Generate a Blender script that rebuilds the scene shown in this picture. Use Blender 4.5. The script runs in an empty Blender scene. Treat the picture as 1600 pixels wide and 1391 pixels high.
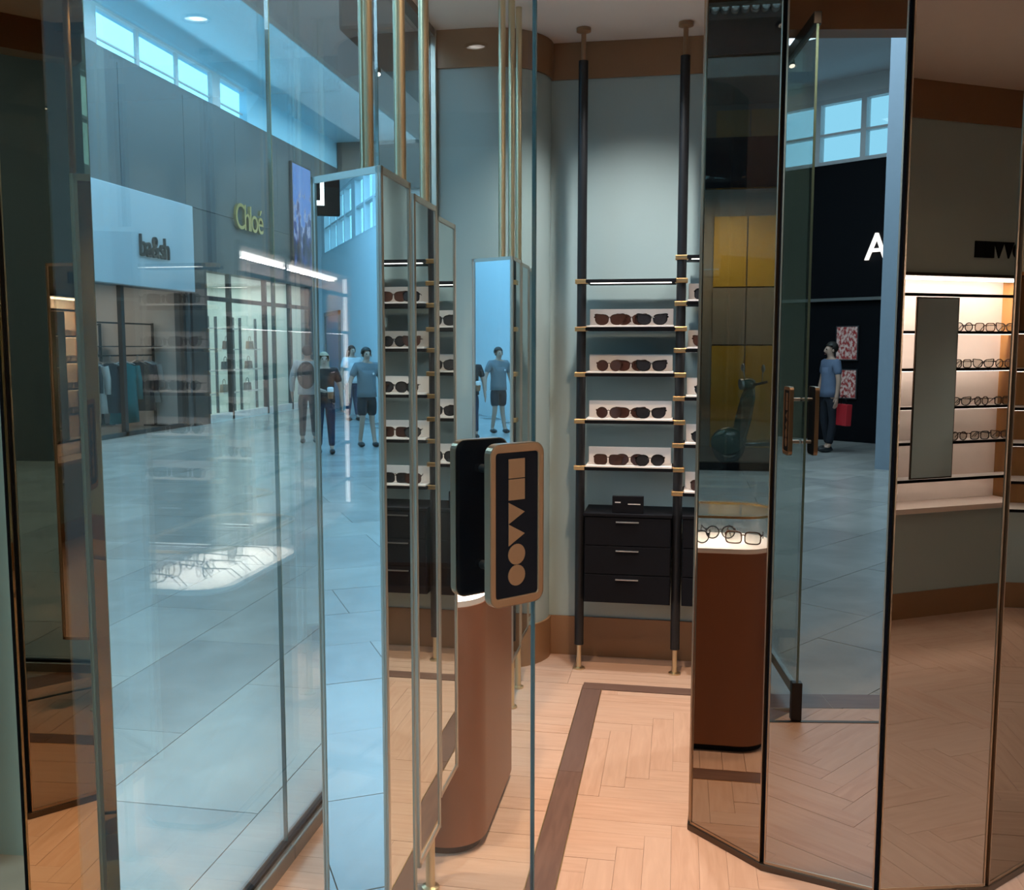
import bpy, bmesh, math, random
from mathutils import Vector, Matrix
random.seed(7)
scene = bpy.context.scene
col = scene.collection
PI = math.pi
R = math.radians

# ------------------------------------------------------------------ camera
cam_d = bpy.data.cameras.new('camera'); cam = bpy.data.objects.new('camera', cam_d); col.objects.link(cam)
cam.location = (0, 0, 1.6); cam.rotation_euler = (R(84.2), 0, R(10.2))
cam_d.sensor_width = 36; cam_d.lens = 34.2; cam_d.shift_x = 0.0075; cam_d.clip_start = 0.02; cam_d.clip_end = 200
scene.camera = cam

# ------------------------------------------------------------------ world, large lights, exposure
world = bpy.data.worlds.new('sky'); scene.world = world; world.use_nodes = True
wn = world.node_tree.nodes; wl = world.node_tree.links
bg = wn['Background']; bg.inputs[0].default_value = (0.24, 0.66, 1.0, 1); bg.inputs[1].default_value = 2.9

def lamp(kind, name, loc, rot=(0, 0, 0), power=100, color=(1, 1, 1), size=1, size_y=None, spot=None, blend=0.6):
    d = bpy.data.lights.new(name, kind); d.energy = power; d.color = color
    if kind == 'AREA':
        d.size = size
        if size_y: d.shape = 'RECTANGLE'; d.size_y = size_y
    else: d.shadow_soft_size = size
    if spot: d.spot_size = R(spot); d.spot_blend = blend
    o = bpy.data.objects.new(name, d); col.objects.link(o); o.location = loc; o.rotation_euler = rot
    return o
DAY = (0.40, 0.78, 1.0)
# unseen fill lamps added under the mall ceilings; clerestory_glow is the window daylight
lamp('AREA', 'overhead_fill_north', (-7.6, 13.8, 7.2), (0, 0, 0), 580, (0.66, 0.87, 1.0), 2.2, 26)
lamp('AREA', 'overhead_fill_south', (-4.5, -4.5, 5.9), (0, 0, 0), 900, (0.48, 0.76, 1.0), 5, 6)
lamp('AREA', 'clerestory_glow', (-9.35, 11.3, 6.9), (0, R(-48), 0), 240, (0.35, 0.74, 1.0), 0.5, 19)
lamp('AREA', 'ceiling_uplight_fill', (-5.75, 14.2, 6.45), (0, R(205), 0), 260, (0.24, 0.70, 1.0), 0.35, 25)  # added uplight that brightens the mall ceiling, no fixture behind it
lamp('AREA', 'passage_overhead_fill', (-15.5, -0.6, 6.1), (0, 0, 0), 430, (0.24, 0.60, 1.0), 9, 3.0)
scene.view_settings.view_transform = 'Standard'; scene.view_settings.look = 'None'
scene.view_settings.exposure = 0.2; scene.view_settings.gamma = 1.0; scene.view_settings.use_curve_mapping = False
scene.cycles.use_denoising = True
scene.cycles.max_bounces = 14; scene.cycles.glossy_bounces = 8; scene.cycles.transparent_max_bounces = 24; scene.cycles.diffuse_bounces = 4
scene.cycles.caustics_reflective = False; scene.cycles.caustics_refractive = False
scene.cycles.sample_clamp_indirect = 4

# ------------------------------------------------------------------ materials
def newmat(name):
    m = bpy.data.materials.new(name); m.use_nodes = True
    return m, m.node_tree.nodes, m.node_tree.links
def C4(c): return (c[0], c[1], c[2], 1)
def pbr(name, color, rough=0.5, metal=0.0, var=0.0, scale=12.0, spec=0.5, emit=None, estr=0.0, coat=0.0, bump=0.0, stretch=None):
    m, n, l = newmat(name); b = n['Principled BSDF']
    b.inputs['Base Color'].default_value = C4(color); b.inputs['Roughness'].default_value = rough
    b.inputs['Metallic'].default_value = metal; b.inputs['Specular IOR Level'].default_value = spec
    b.inputs['Coat Weight'].default_value = coat
    if emit: b.inputs['Emission Color'].default_value = C4(emit); b.inputs['Emission Strength'].default_value = estr
    tc = n.new('ShaderNodeTexCoord'); mp = n.new('ShaderNodeMapping'); l.new(tc.outputs['Object'], mp.inputs[0])
    if stretch: mp.inputs['Scale'].default_value = stretch
    nz = n.new('ShaderNodeTexNoise'); nz.inputs['Scale'].default_value = scale; nz.inputs['Detail'].default_value = 4
    l.new(mp.outputs[0], nz.inputs['Vector'])
    mx = n.new('ShaderNodeMix'); mx.data_type = 'RGBA'
    k = var if var else 0.04
    mx.inputs[6].default_value = C4([c * (1 - k) for c in color]); mx.inputs[7].default_value = C4([min(1, c * (1 + k)) for c in color])
    l.new(nz.outputs['Fac'], mx.inputs[0]); l.new(mx.outputs[2], b.inputs['Base Color'])
    if bump:
        bp = n.new('ShaderNodeBump'); bp.inputs['Strength'].default_value = bump; bp.inputs['Distance'].default_value = 0.01
        l.new(nz.outputs['Fac'], bp.inputs['Height']); l.new(bp.outputs[0], b.inputs['Normal'])
    return m
def wood(name, c1, c2, c3, rough=0.4, scale=1.0):
    m, n, l = newmat(name); b = n['Principled BSDF']; b.inputs['Roughness'].default_value = rough
    tc = n.new('ShaderNodeTexCoord'); mp = n.new('ShaderNodeMapping'); l.new(tc.outputs['Object'], mp.inputs[0])
    oi = n.new('ShaderNodeObjectInfo'); ge = n.new('ShaderNodeNewGeometry')
    ad = n.new('ShaderNodeMath'); ad.operation = 'ADD'; l.new(oi.outputs['Random'], ad.inputs[0]); l.new(ge.outputs['Random Per Island'], ad.inputs[1])
    fr = n.new('ShaderNodeMath'); fr.operation = 'FRACT'; l.new(ad.outputs[0], fr.inputs[0])
    cb = n.new('ShaderNodeCombineXYZ'); sc = n.new('ShaderNodeMath'); sc.operation = 'MULTIPLY'; sc.inputs[1].default_value = 37.0
    l.new(fr.outputs[0], sc.inputs[0]); l.new(sc.outputs[0], cb.inputs[0]); l.new(sc.outputs[0], cb.inputs[1]); l.new(cb.outputs[0], mp.inputs['Location'])
    mp.inputs['Scale'].default_value = (3 * scale, 26 * scale, 3 * scale)
    nz = n.new('ShaderNodeTexNoise'); nz.inputs['Scale'].default_value = 1.6; nz.inputs['Detail'].default_value = 6; nz.inputs['Distortion'].default_value = 0.6
    l.new(mp.outputs[0], nz.inputs['Vector'])
    r1 = n.new('ShaderNodeValToRGB'); r1.color_ramp.elements[0].position = 0.32; r1.color_ramp.elements[1].position = 0.72
    r1.color_ramp.elements[0].color = C4(c1); r1.color_ramp.elements[1].color = C4(c2); l.new(nz.outputs['Fac'], r1.inputs[0])
    mx = n.new('ShaderNodeMix'); mx.data_type = 'RGBA'; mx.inputs[7].default_value = C4(c3)
    hf = n.new('ShaderNodeMath'); hf.operation = 'MULTIPLY'; hf.inputs[1].default_value = 0.55; l.new(fr.outputs[0], hf.inputs[0])
    l.new(hf.outputs[0], mx.inputs[0]); l.new(r1.outputs[0], mx.inputs[6]); l.new(mx.outputs[2], b.inputs['Base Color'])
    return m
def mirror(name, color, rough=0.0):
    m, n, l = newmat(name); b = n['Principled BSDF']
    b.inputs['Base Color'].default_value = C4(color); b.inputs['Metallic'].default_value = 1; b.inputs['Roughness'].default_value = rough
    b.inputs['Specular Tint'].default_value = C4(color)
    return m
def glass(name, tint=(0.95, 0.985, 0.98), ior=1.5, gain=1.0, cap=1.0):
    m, n, l = newmat(name); n.remove(n['Principled BSDF']); out = n['Material Output']
    t = n.new('ShaderNodeBsdfTransparent'); t.inputs[0].default_value = C4(tint)
    g = n.new('ShaderNodeBsdfGlossy'); g.inputs['Roughness'].default_value = 0.0; g.inputs[0].default_value = (1, 1, 1, 1)
    f = n.new('ShaderNodeFresnel'); f.inputs['IOR'].default_value = ior
    # thin sheet: same reflectance from both sides
    lw = n.new('ShaderNodeLayerWeight'); lw.inputs['Blend'].default_value = 0.5
    p = n.new('ShaderNodeMath'); p.operation = 'POWER'; p.inputs[1].default_value = 5.0; l.new(lw.outputs['Facing'], p.inputs[0])
    ma = n.new('ShaderNodeMath'); ma.operation = 'MULTIPLY_ADD'; ma.inputs[1].default_value = 0.93 * gain; ma.inputs[2].default_value = 0.045 * gain; l.new(p.outputs[0], ma.inputs[0])
    mn = n.new('ShaderNodeMath'); mn.operation = 'MINIMUM'; mn.inputs[1].default_value = cap; l.new(ma.outputs[0], mn.inputs[0])
    n.remove(f)
    mx = n.new('ShaderNodeMixShader'); l.new(mn.outputs[0], mx.inputs[0]); l.new(t.outputs[0], mx.inputs[1]); l.new(g.outputs[0], mx.inputs[2])
    l.new(mx.outputs[0], out.inputs[0])
    return m
def emit(name, color, strength):
    m, n, l = newmat(name); b = n['Principled BSDF']; b.inputs['Base Color'].default_value = C4(color)
    b.inputs['Emission Color'].default_value = C4(color); b.inputs['Emission Strength'].default_value = strength
    return m

M = {}
M['plank'] = wood('oak_plank', (0.55, 0.335, 0.235), (0.66, 0.435, 0.32), (0.63, 0.44, 0.335), 0.42)
M['band'] = wood('walnut_band', (0.14, 0.075, 0.055), (0.20, 0.115, 0.085), (0.16, 0.10, 0.085), 0.4)
M['sub'] = pbr('subfloor', (0.22, 0.13, 0.09), 0.9)
M['wall'] = pbr('sage_paint', (0.42, 0.525, 0.52), 0.7, var=0.03, scale=3)
M['ceil'] = pbr('ceiling_paint', (0.90, 0.78, 0.70), 0.8, var=0.02)
M['trim'] = pbr('bronze_lacquer', (0.31, 0.165, 0.08), 0.38, var=0.08, scale=6)
M['bronze_mirror'] = mirror('bronze_mirror', (0.36, 0.325, 0.285))
M['gold_mirror'] = mirror('gold_mirror', (0.50, 0.42, 0.29))
M['mirror'] = mirror('silver_mirror', (0.86, 0.90, 0.90))
M['bronze_frame'] = pbr('dark_bronze_frame', (0.10, 0.075, 0.055), 0.3, 0.9)
M['bronze_edge'] = pbr('bronze_edge', (0.36, 0.27, 0.19), 0.28, 1.0)
M['champagne'] = pbr('champagne_metal', (0.58, 0.54, 0.47), 0.32, 1.0, var=0.05, scale=4, stretch=(8, 8, 0.5))
M['brass_pole'] = pbr('satin_brass', (0.66, 0.55, 0.36), 0.33, 1.0, var=0.05)
M['brass'] = pbr('warm_brass', (0.78, 0.50, 0.24), 0.3, 1.0)
M['copper'] = pbr('copper_plate', (0.42, 0.22, 0.105), 0.42, 0.55, var=0.1, scale=20)
M['black'] = pbr('black_lacquer', (0.0045, 0.005, 0.008), 0.65, spec=0.15)
M['black_metal'] = pbr('black_steel', (0.012, 0.013, 0.016), 0.4, 0.2)
M['glass'] = glass('shop_glass', gain=1.4)
M['door_glass'] = glass('door_glass', (0.95, 0.985, 0.98), gain=0.8, cap=0.30)
M['case_glass'] = glass('case_glass', (0.985, 0.99, 0.99), gain=0.8)
M['glass_edge'] = pbr('green_glass_edge', (0.09, 0.17, 0.17), 0.1, spec=0.8)
M['rail'] = pbr('steel_rail', (0.28, 0.28, 0.27), 0.4, 0.8)
M['terracotta'] = pbr('terracotta_lacquer', (0.22, 0.078, 0.036), 0.4, var=0.05, scale=5)
M['tray'] = pbr('white_tray', (0.86, 0.82, 0.80), 0.55)
M['lens_brown'] = pbr('brown_lens', (0.055, 0.022, 0.016), 0.08, var=0.5, scale=30, spec=0.7)
M['lens_grey'] = pbr('grey_lens', (0.022, 0.022, 0.026), 0.08, var=0.5, scale=30, spec=0.7)
M['lens_clear'] = glass('clear_lens', (0.9, 0.9, 0.88))
M['tortoise'] = pbr('tortoise_frame', (0.045, 0.017, 0.009), 0.2, var=0.9, scale=60)
M['black_frame'] = pbr('black_frame', (0.010, 0.009, 0.010), 0.18)
M['niche'] = pbr('blush_backboard', (0.88, 0.76, 0.70), 0.6)
M['amber_wood'] = wood('amber_wood', (0.26, 0.12, 0.035), (0.36, 0.17, 0.05), (0.32, 0.15, 0.05), 0.45, 0.5)
M['led'] = emit('warm_led', (1.0, 0.96, 0.93), 14)
M['led_mid'] = emit('side_led', (1.0, 0.95, 0.9), 6)
M['led_soft'] = emit('soft_led', (1.0, 0.92, 0.86), 3.0)
M['shelf_led'] = emit('shelf_led', (1.0, 0.93, 0.88), 7.0)
M['tile'] = None
def tile_mat():
    m, n, l = newmat('stone_tile'); b = n['Principled BSDF']; b.inputs['Roughness'].default_value = 0.22
    b.inputs['Specular IOR Level'].default_value = 0.45
    tc = n.new('ShaderNodeTexCoord'); oi = n.new('ShaderNodeObjectInfo'); ge = n.new('ShaderNodeNewGeometry')
    ad = n.new('ShaderNodeMath'); ad.operation = 'ADD'; l.new(oi.outputs['Random'], ad.inputs[0]); l.new(ge.outputs['Random Per Island'], ad.inputs[1])
    fr = n.new('ShaderNodeMath'); fr.operation = 'FRACT'; l.new(ad.outputs[0], fr.inputs[0])
    nz = n.new('ShaderNodeTexNoise'); nz.inputs['Scale'].default_value = 2.2; nz.inputs['Detail'].default_value = 7; nz.inputs['Distortion'].default_value = 0.8
    l.new(ge.outputs['Position'], nz.inputs['Vector'])
    rp = n.new('ShaderNodeValToRGB'); e = rp.color_ramp.elements; e[0].position = 0.3; e[1].position = 0.75
    e[0].color = (0.40, 0.39, 0.375, 1); e[1].color = (0.54, 0.53, 0.51, 1); l.new(nz.outputs['Fac'], rp.inputs[0])
    mx = n.new('ShaderNodeMix'); mx.data_type = 'RGBA'; mx.blend_type = 'MULTIPLY'; mx.inputs[0].default_value = 1
    r2 = n.new('ShaderNodeValToRGB'); r2.color_ramp.elements[0].color = (0.80, 0.80, 0.80, 1); r2.color_ramp.elements[1].color = (1.04, 1.03, 1.0, 1)
    l.new(fr.outputs[0], r2.inputs[0]); l.new(rp.outputs[0], mx.inputs[6]); l.new(r2.outputs[0], mx.inputs[7]); l.new(mx.outputs[2], b.inputs['Base Color'])
    return m
M['tile'] = tile_mat()
M['grout'] = pbr('grout', (0.22, 0.22, 0.22), 0.9)
M['mall_wall'] = pbr('mall_grey_panel', (0.09, 0.105, 0.115), 0.6, var=0.04, scale=0.7)
M['mall_white'] = pbr('mall_white_plaster', (0.74, 0.76, 0.76), 0.8, var=0.02)
M['mall_ceiling'] = pbr('daylight_tinted_ceiling', (0.46, 0.80, 0.95), 0.85, var=0.02)  # bluish daylight on the plaster put into its base colour
M['mall_soffit'] = pbr('mall_soffit', (0.66, 0.65, 0.67), 0.8, var=0.02)
M['mall_dark'] = pbr('mall_dark_band', (0.055, 0.055, 0.055), 0.6)
M['fascia'] = pbr('pale_blue_fascia', (0.44, 0.53, 0.60), 0.55, var=0.03, scale=1.5)
M['window_frame'] = pbr('white_window_frame', (0.66, 0.68, 0.69), 0.5)
M['dark_frame'] = pbr('dark_shopfront_frame', (0.03, 0.033, 0.036), 0.45)
M['gold'] = pbr('polished_gold', (0.86, 0.62, 0.20), 0.22, 1.0)
M['night'] = pbr('near_black_facade', (0.0025, 0.003, 0.005), 0.7, spec=0.15)
M['blue_pillar'] = pbr('grey_blue_pillar', (0.27, 0.34, 0.42), 0.6)
M['mustard'] = pbr('mustard_panel', (0.50, 0.30, 0.025), 0.5, var=0.06, scale=2)
M['taupe'] = pbr('taupe_panel', (0.25, 0.22, 0.19), 0.6)
M['shop_back'] = pbr('warm_grey_shop_back', (0.42, 0.38, 0.35), 0.7, var=0.05, scale=1)
M['mint'] = pbr('pale_mint_wall', (0.62, 0.70, 0.68), 0.7)
M['screw'] = pbr('steel', (0.5, 0.5, 0.5), 0.3, 1.0)
M['white_emit'] = emit('lit_white_letter', (1, 1, 1), 3.0)
M['lamp_white'] = emit('lit_lamp_face', (1.0, 0.93, 0.85), 5.0)

# ------------------------------------------------------------------ helpers
class MB:
    """collects shapes in one bmesh; build() links them as one mesh object"""
    def __init__(s): s.bm = bmesh.new()
    def box(s, x0, y0, z0, x1, y1, z1, mtx=None):
        r = bmesh.ops.create_cube(s.bm, size=1)
        bmesh.ops.scale(s.bm, vec=(abs(x1 - x0), abs(y1 - y0), abs(z1 - z0)), verts=r['verts'])
        bmesh.ops.translate(s.bm, vec=((x0 + x1) / 2, (y0 + y1) / 2, (z0 + z1) / 2), verts=r['verts'])
        if mtx: bmesh.ops.transform(s.bm, matrix=mtx, verts=r['verts'])
        return s
    def cyl(s, p0, p1, r0, r1=None, seg=16, cap=True):
        p0 = Vector(p0); p1 = Vector(p1); r1 = r0 if r1 is None else r1; d = p1 - p0
        r = bmesh.ops.create_cone(s.bm, cap_ends=cap, segments=seg, radius1=r0, radius2=r1, depth=d.length)
        m = Matrix.Translation((p0 + p1) / 2) @ d.to_track_quat('Z', 'Y').to_matrix().to_4x4()
        bmesh.ops.transform(s.bm, matrix=m, verts=r['verts']); return s
    def sphere(s, c, r, seg=12, sc=(1, 1, 1)):
        q = bmesh.ops.create_uvsphere(s.bm, u_segments=seg, v_segments=max(6, seg // 2 + 2), radius=r)
        bmesh.ops.scale(s.bm, vec=sc, verts=q['verts']); bmesh.ops.translate(s.bm, vec=c, verts=q['verts']); return s
    def poly(s, pts, z0, z1, mtx=None):
        """extrude a 2D outline (counter-clockwise) from z0 to z1"""
        b = s.bm; n = len(pts)
        lo = [b.verts.new((p[0], p[1], z0)) for p in pts]; hi = [b.verts.new((p[0], p[1], z1)) for p in pts]
        b.faces.new(list(reversed(lo))); b.faces.new(hi)
        for i in range(n): b.faces.new((lo[i], lo[(i + 1) % n], hi[(i + 1) % n], hi[i]))
        if mtx: bmesh.ops.transform(b, matrix=mtx, verts=lo + hi)
        return s
    def ring(s, outer, inner, z0, z1, mtx=None):
        b = s.bm; n = len(outer)
        def vs(p, z): return [b.verts.new((q[0], q[1], z)) for q in p]
        ol, oh, il, ih = vs(outer, z0), vs(outer, z1), vs(inner, z0), vs(inner, z1)
        for i in range(n):
            j = (i + 1) % n
            b.faces.new((ol[i], ol[j], oh[j], oh[i])); b.faces.new((il[j], il[i], ih[i], ih[j]))
            b.faces.new((oh[i], oh[j], ih[j], ih[i])); b.faces.new((ol[j], ol[i], il[i], il[j]))
        if mtx: bmesh.ops.transform(b, matrix=mtx, verts=ol + oh + il + ih)
        return s
    def tube(s, pts, r, seg=8, closed=False):
        pts = [Vector(p) for p in pts]; b = s.bm; rings = []; n = len(pts)
        rr = r if isinstance(r, (list, tuple)) else [r] * n
        up = Vector((0, 0, 1)); prev = None
        for i, p in enumerate(pts):
            a = pts[(i - 1) % n] if (closed or i) else p; c = pts[(i + 1) % n] if (closed or i < n - 1) else p
            t = (c - a).normalized()
            if prev is None:
                u = t.cross(up)
                if u.length < 1e-3: u = t.cross(Vector((1, 0, 0)))
                u.normalize()
            else:
                u = prev - t * prev.dot(t)
                u.normalize()
            prev = u; v = t.cross(u)
            rings.append([b.verts.new(p + (u * math.cos(2 * PI * k / seg) + v * math.sin(2 * PI * k / seg)) * rr[i]) for k in range(seg)])
        m = n if closed else n - 1
        for i in range(m):
            A, B = rings[i], rings[(i + 1) % n]
            for k in range(seg): b.faces.new((A[k], A[(k + 1) % seg], B[(k + 1) % seg], B[k]))
        if not closed: b.faces.new(list(reversed(rings[0]))); b.faces.new(rings[-1])
        return s
    def lathe(s, prof, c=(0, 0, 0), seg=24):
        b = s.bm; rings = []
        for r, z in prof: rings.append([b.verts.new((c[0] + r * math.cos(2 * PI * k / seg), c[1] + r * math.sin(2 * PI * k / seg), c[2] + z)) for k in range(seg)])
        for i in range(len(rings) - 1):
            for k in range(seg): b.faces.new((rings[i][k], rings[i][(k + 1) % seg], rings[i + 1][(k + 1) % seg], rings[i + 1][k]))
        b.faces.new(list(reversed(rings[0]))); b.faces.new(rings[-1]); return s
    def mesh(s, name, mat, smooth=False):
        me = bpy.data.meshes.new(name); bmesh.ops.recalc_face_normals(s.bm, faces=s.bm.faces); s.bm.to_mesh(me); s.bm.free()
        if mat: me.materials.append(mat)
        if smooth:
            for p in me.polygons: p.use_smooth = True
        return me
    def build(s, name, mat, parent=None, smooth=False, bevel=0, auto=None, seg=2):
        return link(name, s.mesh(name, mat, smooth), parent, bevel, auto, seg)
def link(name, me, parent=None, bevel=0, auto=None, seg=2):
    o = bpy.data.objects.new(name, me); col.objects.link(o); o.parent = parent
    if bevel:
        b = o.modifiers.new('bevel', 'BEVEL'); b.width = bevel; b.segments = seg; b.limit_method = 'ANGLE'; b.angle_limit = R(40)
    if auto:
        for p in me.polygons: p.use_smooth = True
        try: me.set_sharp_from_angle(angle=R(auto))
        except Exception: pass
    return o
def tag(o, label=None, cat=None, group=None, kind=None):
    if label: o['label'] = label
    if cat: o['category'] = cat
    if group: o['group'] = group
    if kind: o['kind'] = kind
    return o
def thing(name, label, cat, loc=(0, 0, 0), rz=0, group=None):
    o = bpy.data.objects.new(name, None); col.objects.link(o); o.location = loc; o.rotation_euler = (0, 0, rz); o.empty_display_size = 0.1
    return tag(o, label, cat, group)
def struct(o): o['kind'] = 'structure'; return o
def copy_tree(o, parent=None):
    c = o.copy(); col.objects.link(c); c.parent = parent
    for ch in [x for x in bpy.data.objects if x.parent == o]: copy_tree(ch, c)
    return c
def sbox(name, mat, x0, y0, z0, x1, y1, z1, parent=None, bevel=0):
    o = MB().box(x0, y0, z0, x1, y1, z1).build(name, mat, parent, bevel=bevel)
    return o
def rrect(w, h, r, seg=6, cx=0, cy=0):
    pts = []
    for (sx, sy, a0) in ((1, 1, 0), (-1, 1, 90), (-1, -1, 180), (1, -1, 270)):
        for k in range(seg + 1):
            a = R(a0 + 90 * k / seg); pts.append((cx + sx * (w / 2 - r) + r * math.cos(a), cy + sy * (h / 2 - r) + r * math.sin(a)))
    return pts
def clip(poly, nx, ny, c):
    """keep the side nx*x + ny*y >= c of a convex polygon"""
    out = []
    for i in range(len(poly)):
        p, q = poly[i], poly[(i + 1) % len(poly)]
        dp, dq = nx * p[0] + ny * p[1] - c, nx * q[0] + ny * q[1] - c
        if dp >= 0: out.append(p)
        if (dp >= 0) != (dq >= 0):
            t = dp / (dp - dq); out.append((p[0] + (q[0] - p[0]) * t, p[1] + (q[1] - p[1]) * t))
    return out
def area(p): return 0.5 * abs(sum(p[i][0] * p[(i + 1) % len(p)][1] - p[(i + 1) % len(p)][0] * p[i][1] for i in range(len(p)))) if len(p) > 2 else 0
_mesh_cache = {}
def piece_field(name, polys, mat, parent, zt, th, gap, near=(0, 0), limit=300):
    """polys: (outline, centre, angle). The pieces nearest the camera become parts, the rest one part of kind 'stuff'"""
    polys = sorted(polys, key=lambda q: (q[1][0] - near[0]) ** 2 + (q[1][1] - near[1]) ** 2)
    rest = MB(); nrest = 0
    for i, (out, c, ang) in enumerate(polys):
        ca, sa = math.cos(-ang), math.sin(-ang)
        loc = [((p[0] - c[0]) * ca - (p[1] - c[1]) * sa, (p[0] - c[0]) * sa + (p[1] - c[1]) * ca) for p in out]
        # shrink by the joint
        loc = [(x - math.copysign(min(gap, abs(x) * .5), x), y - math.copysign(min(gap, abs(y) * .5), y)) for x, y in loc]
        if i < limit:
            key = (name, tuple((round(x, 3), round(y, 3)) for x, y in loc))
            if key not in _mesh_cache: _mesh_cache[key] = MB().poly(loc, -th, 0).mesh(name, mat)
            o = bpy.data.objects.new(name, _mesh_cache[key]); col.objects.link(o); o.parent = parent
            o.location = (c[0], c[1], zt + random.uniform(-0.0006, 0.0006)); o.rotation_euler = (0, 0, ang)
        else:
            rest.poly(loc, -th, 0, Matrix.Translation((c[0], c[1], zt)) @ Matrix.Rotation(ang, 4, 'Z')); nrest += 1
    if nrest:
        o = rest.build(name + '_field', mat, parent); o['kind'] = 'stuff'
def text_meshes(txt, size, depth, spacing=1.0):
    """one mesh per letter, with its x offset; upright in the XZ plane facing -Y"""
    out = []; x = 0
    for ch in txt:
        cu = bpy.data.curves.new('t', 'FONT'); cu.body = ch; cu.size = size; cu.extrude = depth / 2
        o = bpy.data.objects.new('t', cu); col.objects.link(o); dg = bpy.context.evaluated_depsgraph_get()
        me = bpy.data.meshes.new_from_object(o.evaluated_get(dg)); bpy.data.objects.remove(o)
        xs = [v.co.x for v in me.vertices]; x0 = min(xs); w = max(xs) - x0
        me.transform(Matrix.Rotation(R(90), 4, 'X') @ Matrix.Translation((-x0, 0, 0)))
        out.append((ch, me, x)); x += w * 1.0 + size * 0.075 * spacing
    return out, x - size * 0.075 * spacing
# ================================================================== STORE SHELL
CEIL = 3.08
GA = -1.19                                   # plane of the glass shopfront
def sboxs(name, mat, *c): return struct(sbox(name, mat, *c))
# floor: subfloor, border band, herringbone planks
floor = struct(MB().poly([(-1.22, 1.95), (-0.05, 0.95), (0.5, 0.5), (4.4, 0.5), (4.4, 4.95), (-1.22, 4.95)], -0.05, -0.012).build('floor', M['sub']))
polys = []
W, L = 0.086, 0.516
A0, A1, B0, B1 = -0.335, 4.28, 0.52, 4.42     # inside the walnut band
def in_entry(p): return clip(p, 0.7071, 0.7071, 1.30 * 0.7071)
for n in range(-14, 16):
    for k in range(-40, 80):
        for kind in (0, 1):
            if kind == 0: x0, y0, x1, y1 = k * W + n * 2 * L, k * W, k * W + n * 2 * L + L, k * W + W
            else: x0, y0, x1, y1 = k * W - W + n * 2 * L, k * W, k * W + n * 2 * L, k * W + L
            y0 += 0.5; y1 += 0.5
            if x1 < A0 or x0 > A1 or y1 < B0 or y0 > B1: continue
            xa, xb, ya, yb = max(x0, A0), min(x1, A1), max(y0, B0), min(y1, B1)
            if xb - xa < 0.006 or yb - ya < 0.006: continue
            p = in_entry([(xa, ya), (xb, ya), (xb, yb), (xa, yb)])
            if area(p) < 2e-4: continue
            polys.append((p, ((x0 + x1) / 2, (y0 + y1) / 2), 0 if kind == 0 else R(90)))
piece_field('plank', polys, M['plank'], floor, 0.0, 0.011, 0.0004, near=(0.0, 3.1), limit=300)
polys = []
y = 1.30
while y < 4.92:                               # straight planks between the band and the glass, and behind the band
    y1 = min(y + W, 4.92)
    for (xa, xb) in ((GA + 0.03, -0.81), (-0.81, -0.425)) if y1 < 4.52 else ((GA + 0.03, -0.5), (-0.5, 0.45), (0.45, 1.3), (1.3, 2.2), (2.2, 3.2), (3.2, 4.28)):
        off = random.uniform(-0.1, 0.1) if xb in (-0.81,) else 0
        p = in_entry([(xa, y), (xb, y), (xb, y1), (xa, y1)])
        if area(p) > 2e-4: polys.append((p, ((xa + xb) / 2, (y + y1) / 2), 0))
    y = y1
piece_field('border_plank', polys, M['plank'], floor, 0.0, 0.011, 0.0007, near=(-0.5, 3.5), limit=200)
def strip(name, p0, p1, w, mat, parent, z=0.0005):
    p0, p1 = Vector(p0), Vector(p1); d = (p1 - p0); ln = d.length; a = math.atan2(d.y, d.x)
    o = MB().box(-ln / 2, -w / 2, -0.011, ln / 2, w / 2, 0).build(name, mat, parent); c = (p0 + p1) / 2
    o.location = (c.x, c.y, z); o.rotation_euler = (0, 0, a); return o
bx = -0.38
for i in range(3): strip('inlay_band', (bx, 1.72 + i * 0.902), (bx, 1.72 + (i + 1) * 0.902 - 0.002), 0.088, M['band'], floor)
for i in range(4): strip('inlay_band', (bx - 0.044 + i * 1.2, 4.47), (bx - 0.044 + (i + 1) * 1.2 - 0.002, 4.47), 0.085, M['band'], floor)
for i in range(2): strip('inlay_band', (-1.15 + i * 0.86 , 2.32 - i * 0.86), (-1.15 + (i + 1) * 0.86 - .002, 2.32 - (i + 1) * 0.86 + .002), 0.17, M['band'], floor, 0.0006)
strip('threshold_bar', (-0.98, 2.50), (0.66, 0.86), 0.022, M['bronze_frame'], floor, 0.002)
for s_ in (-1, 1): strip('brass_inlay', (bx + s_ * 0.046, 1.72), (bx + s_ * 0.046, 4.43), 0.003, M['brass'], floor, 0.001)

# back wall, pier with a round corner, side and front walls
wall_back = sboxs('wall_back', M['wall'], -0.68, 4.93, -0.05, 4.4, 5.05, CEIL)
def pier_outline(off=0.0):
    r = 0.28 + off; cx, cy = -0.93, 4.91
    p = [(GA + 0.02, 4.63 - off), (cx, 4.63 - off)]
    p += [(cx + r * math.cos(R(a)), cy + r * math.sin(R(a))) for a in range(-81, 0, 9)]
    p += [(cx + r, cy), (cx + r, 5.05), (GA + 0.02, 5.05)]
    return p
wall_pier = struct(MB().poly(pier_outline(), -0.05, CEIL).build('wall_pier', M['wall'], auto=30))
wall_left = sboxs('wall_left', M['wall'], GA - 0.06, 4.66, -0.05, GA + 0.02, 5.05, CEIL)
wall_right = sboxs('wall_right', M['wall'], 4.3, 0.3, -0.05, 4.4, 5.05, CEIL)
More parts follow.
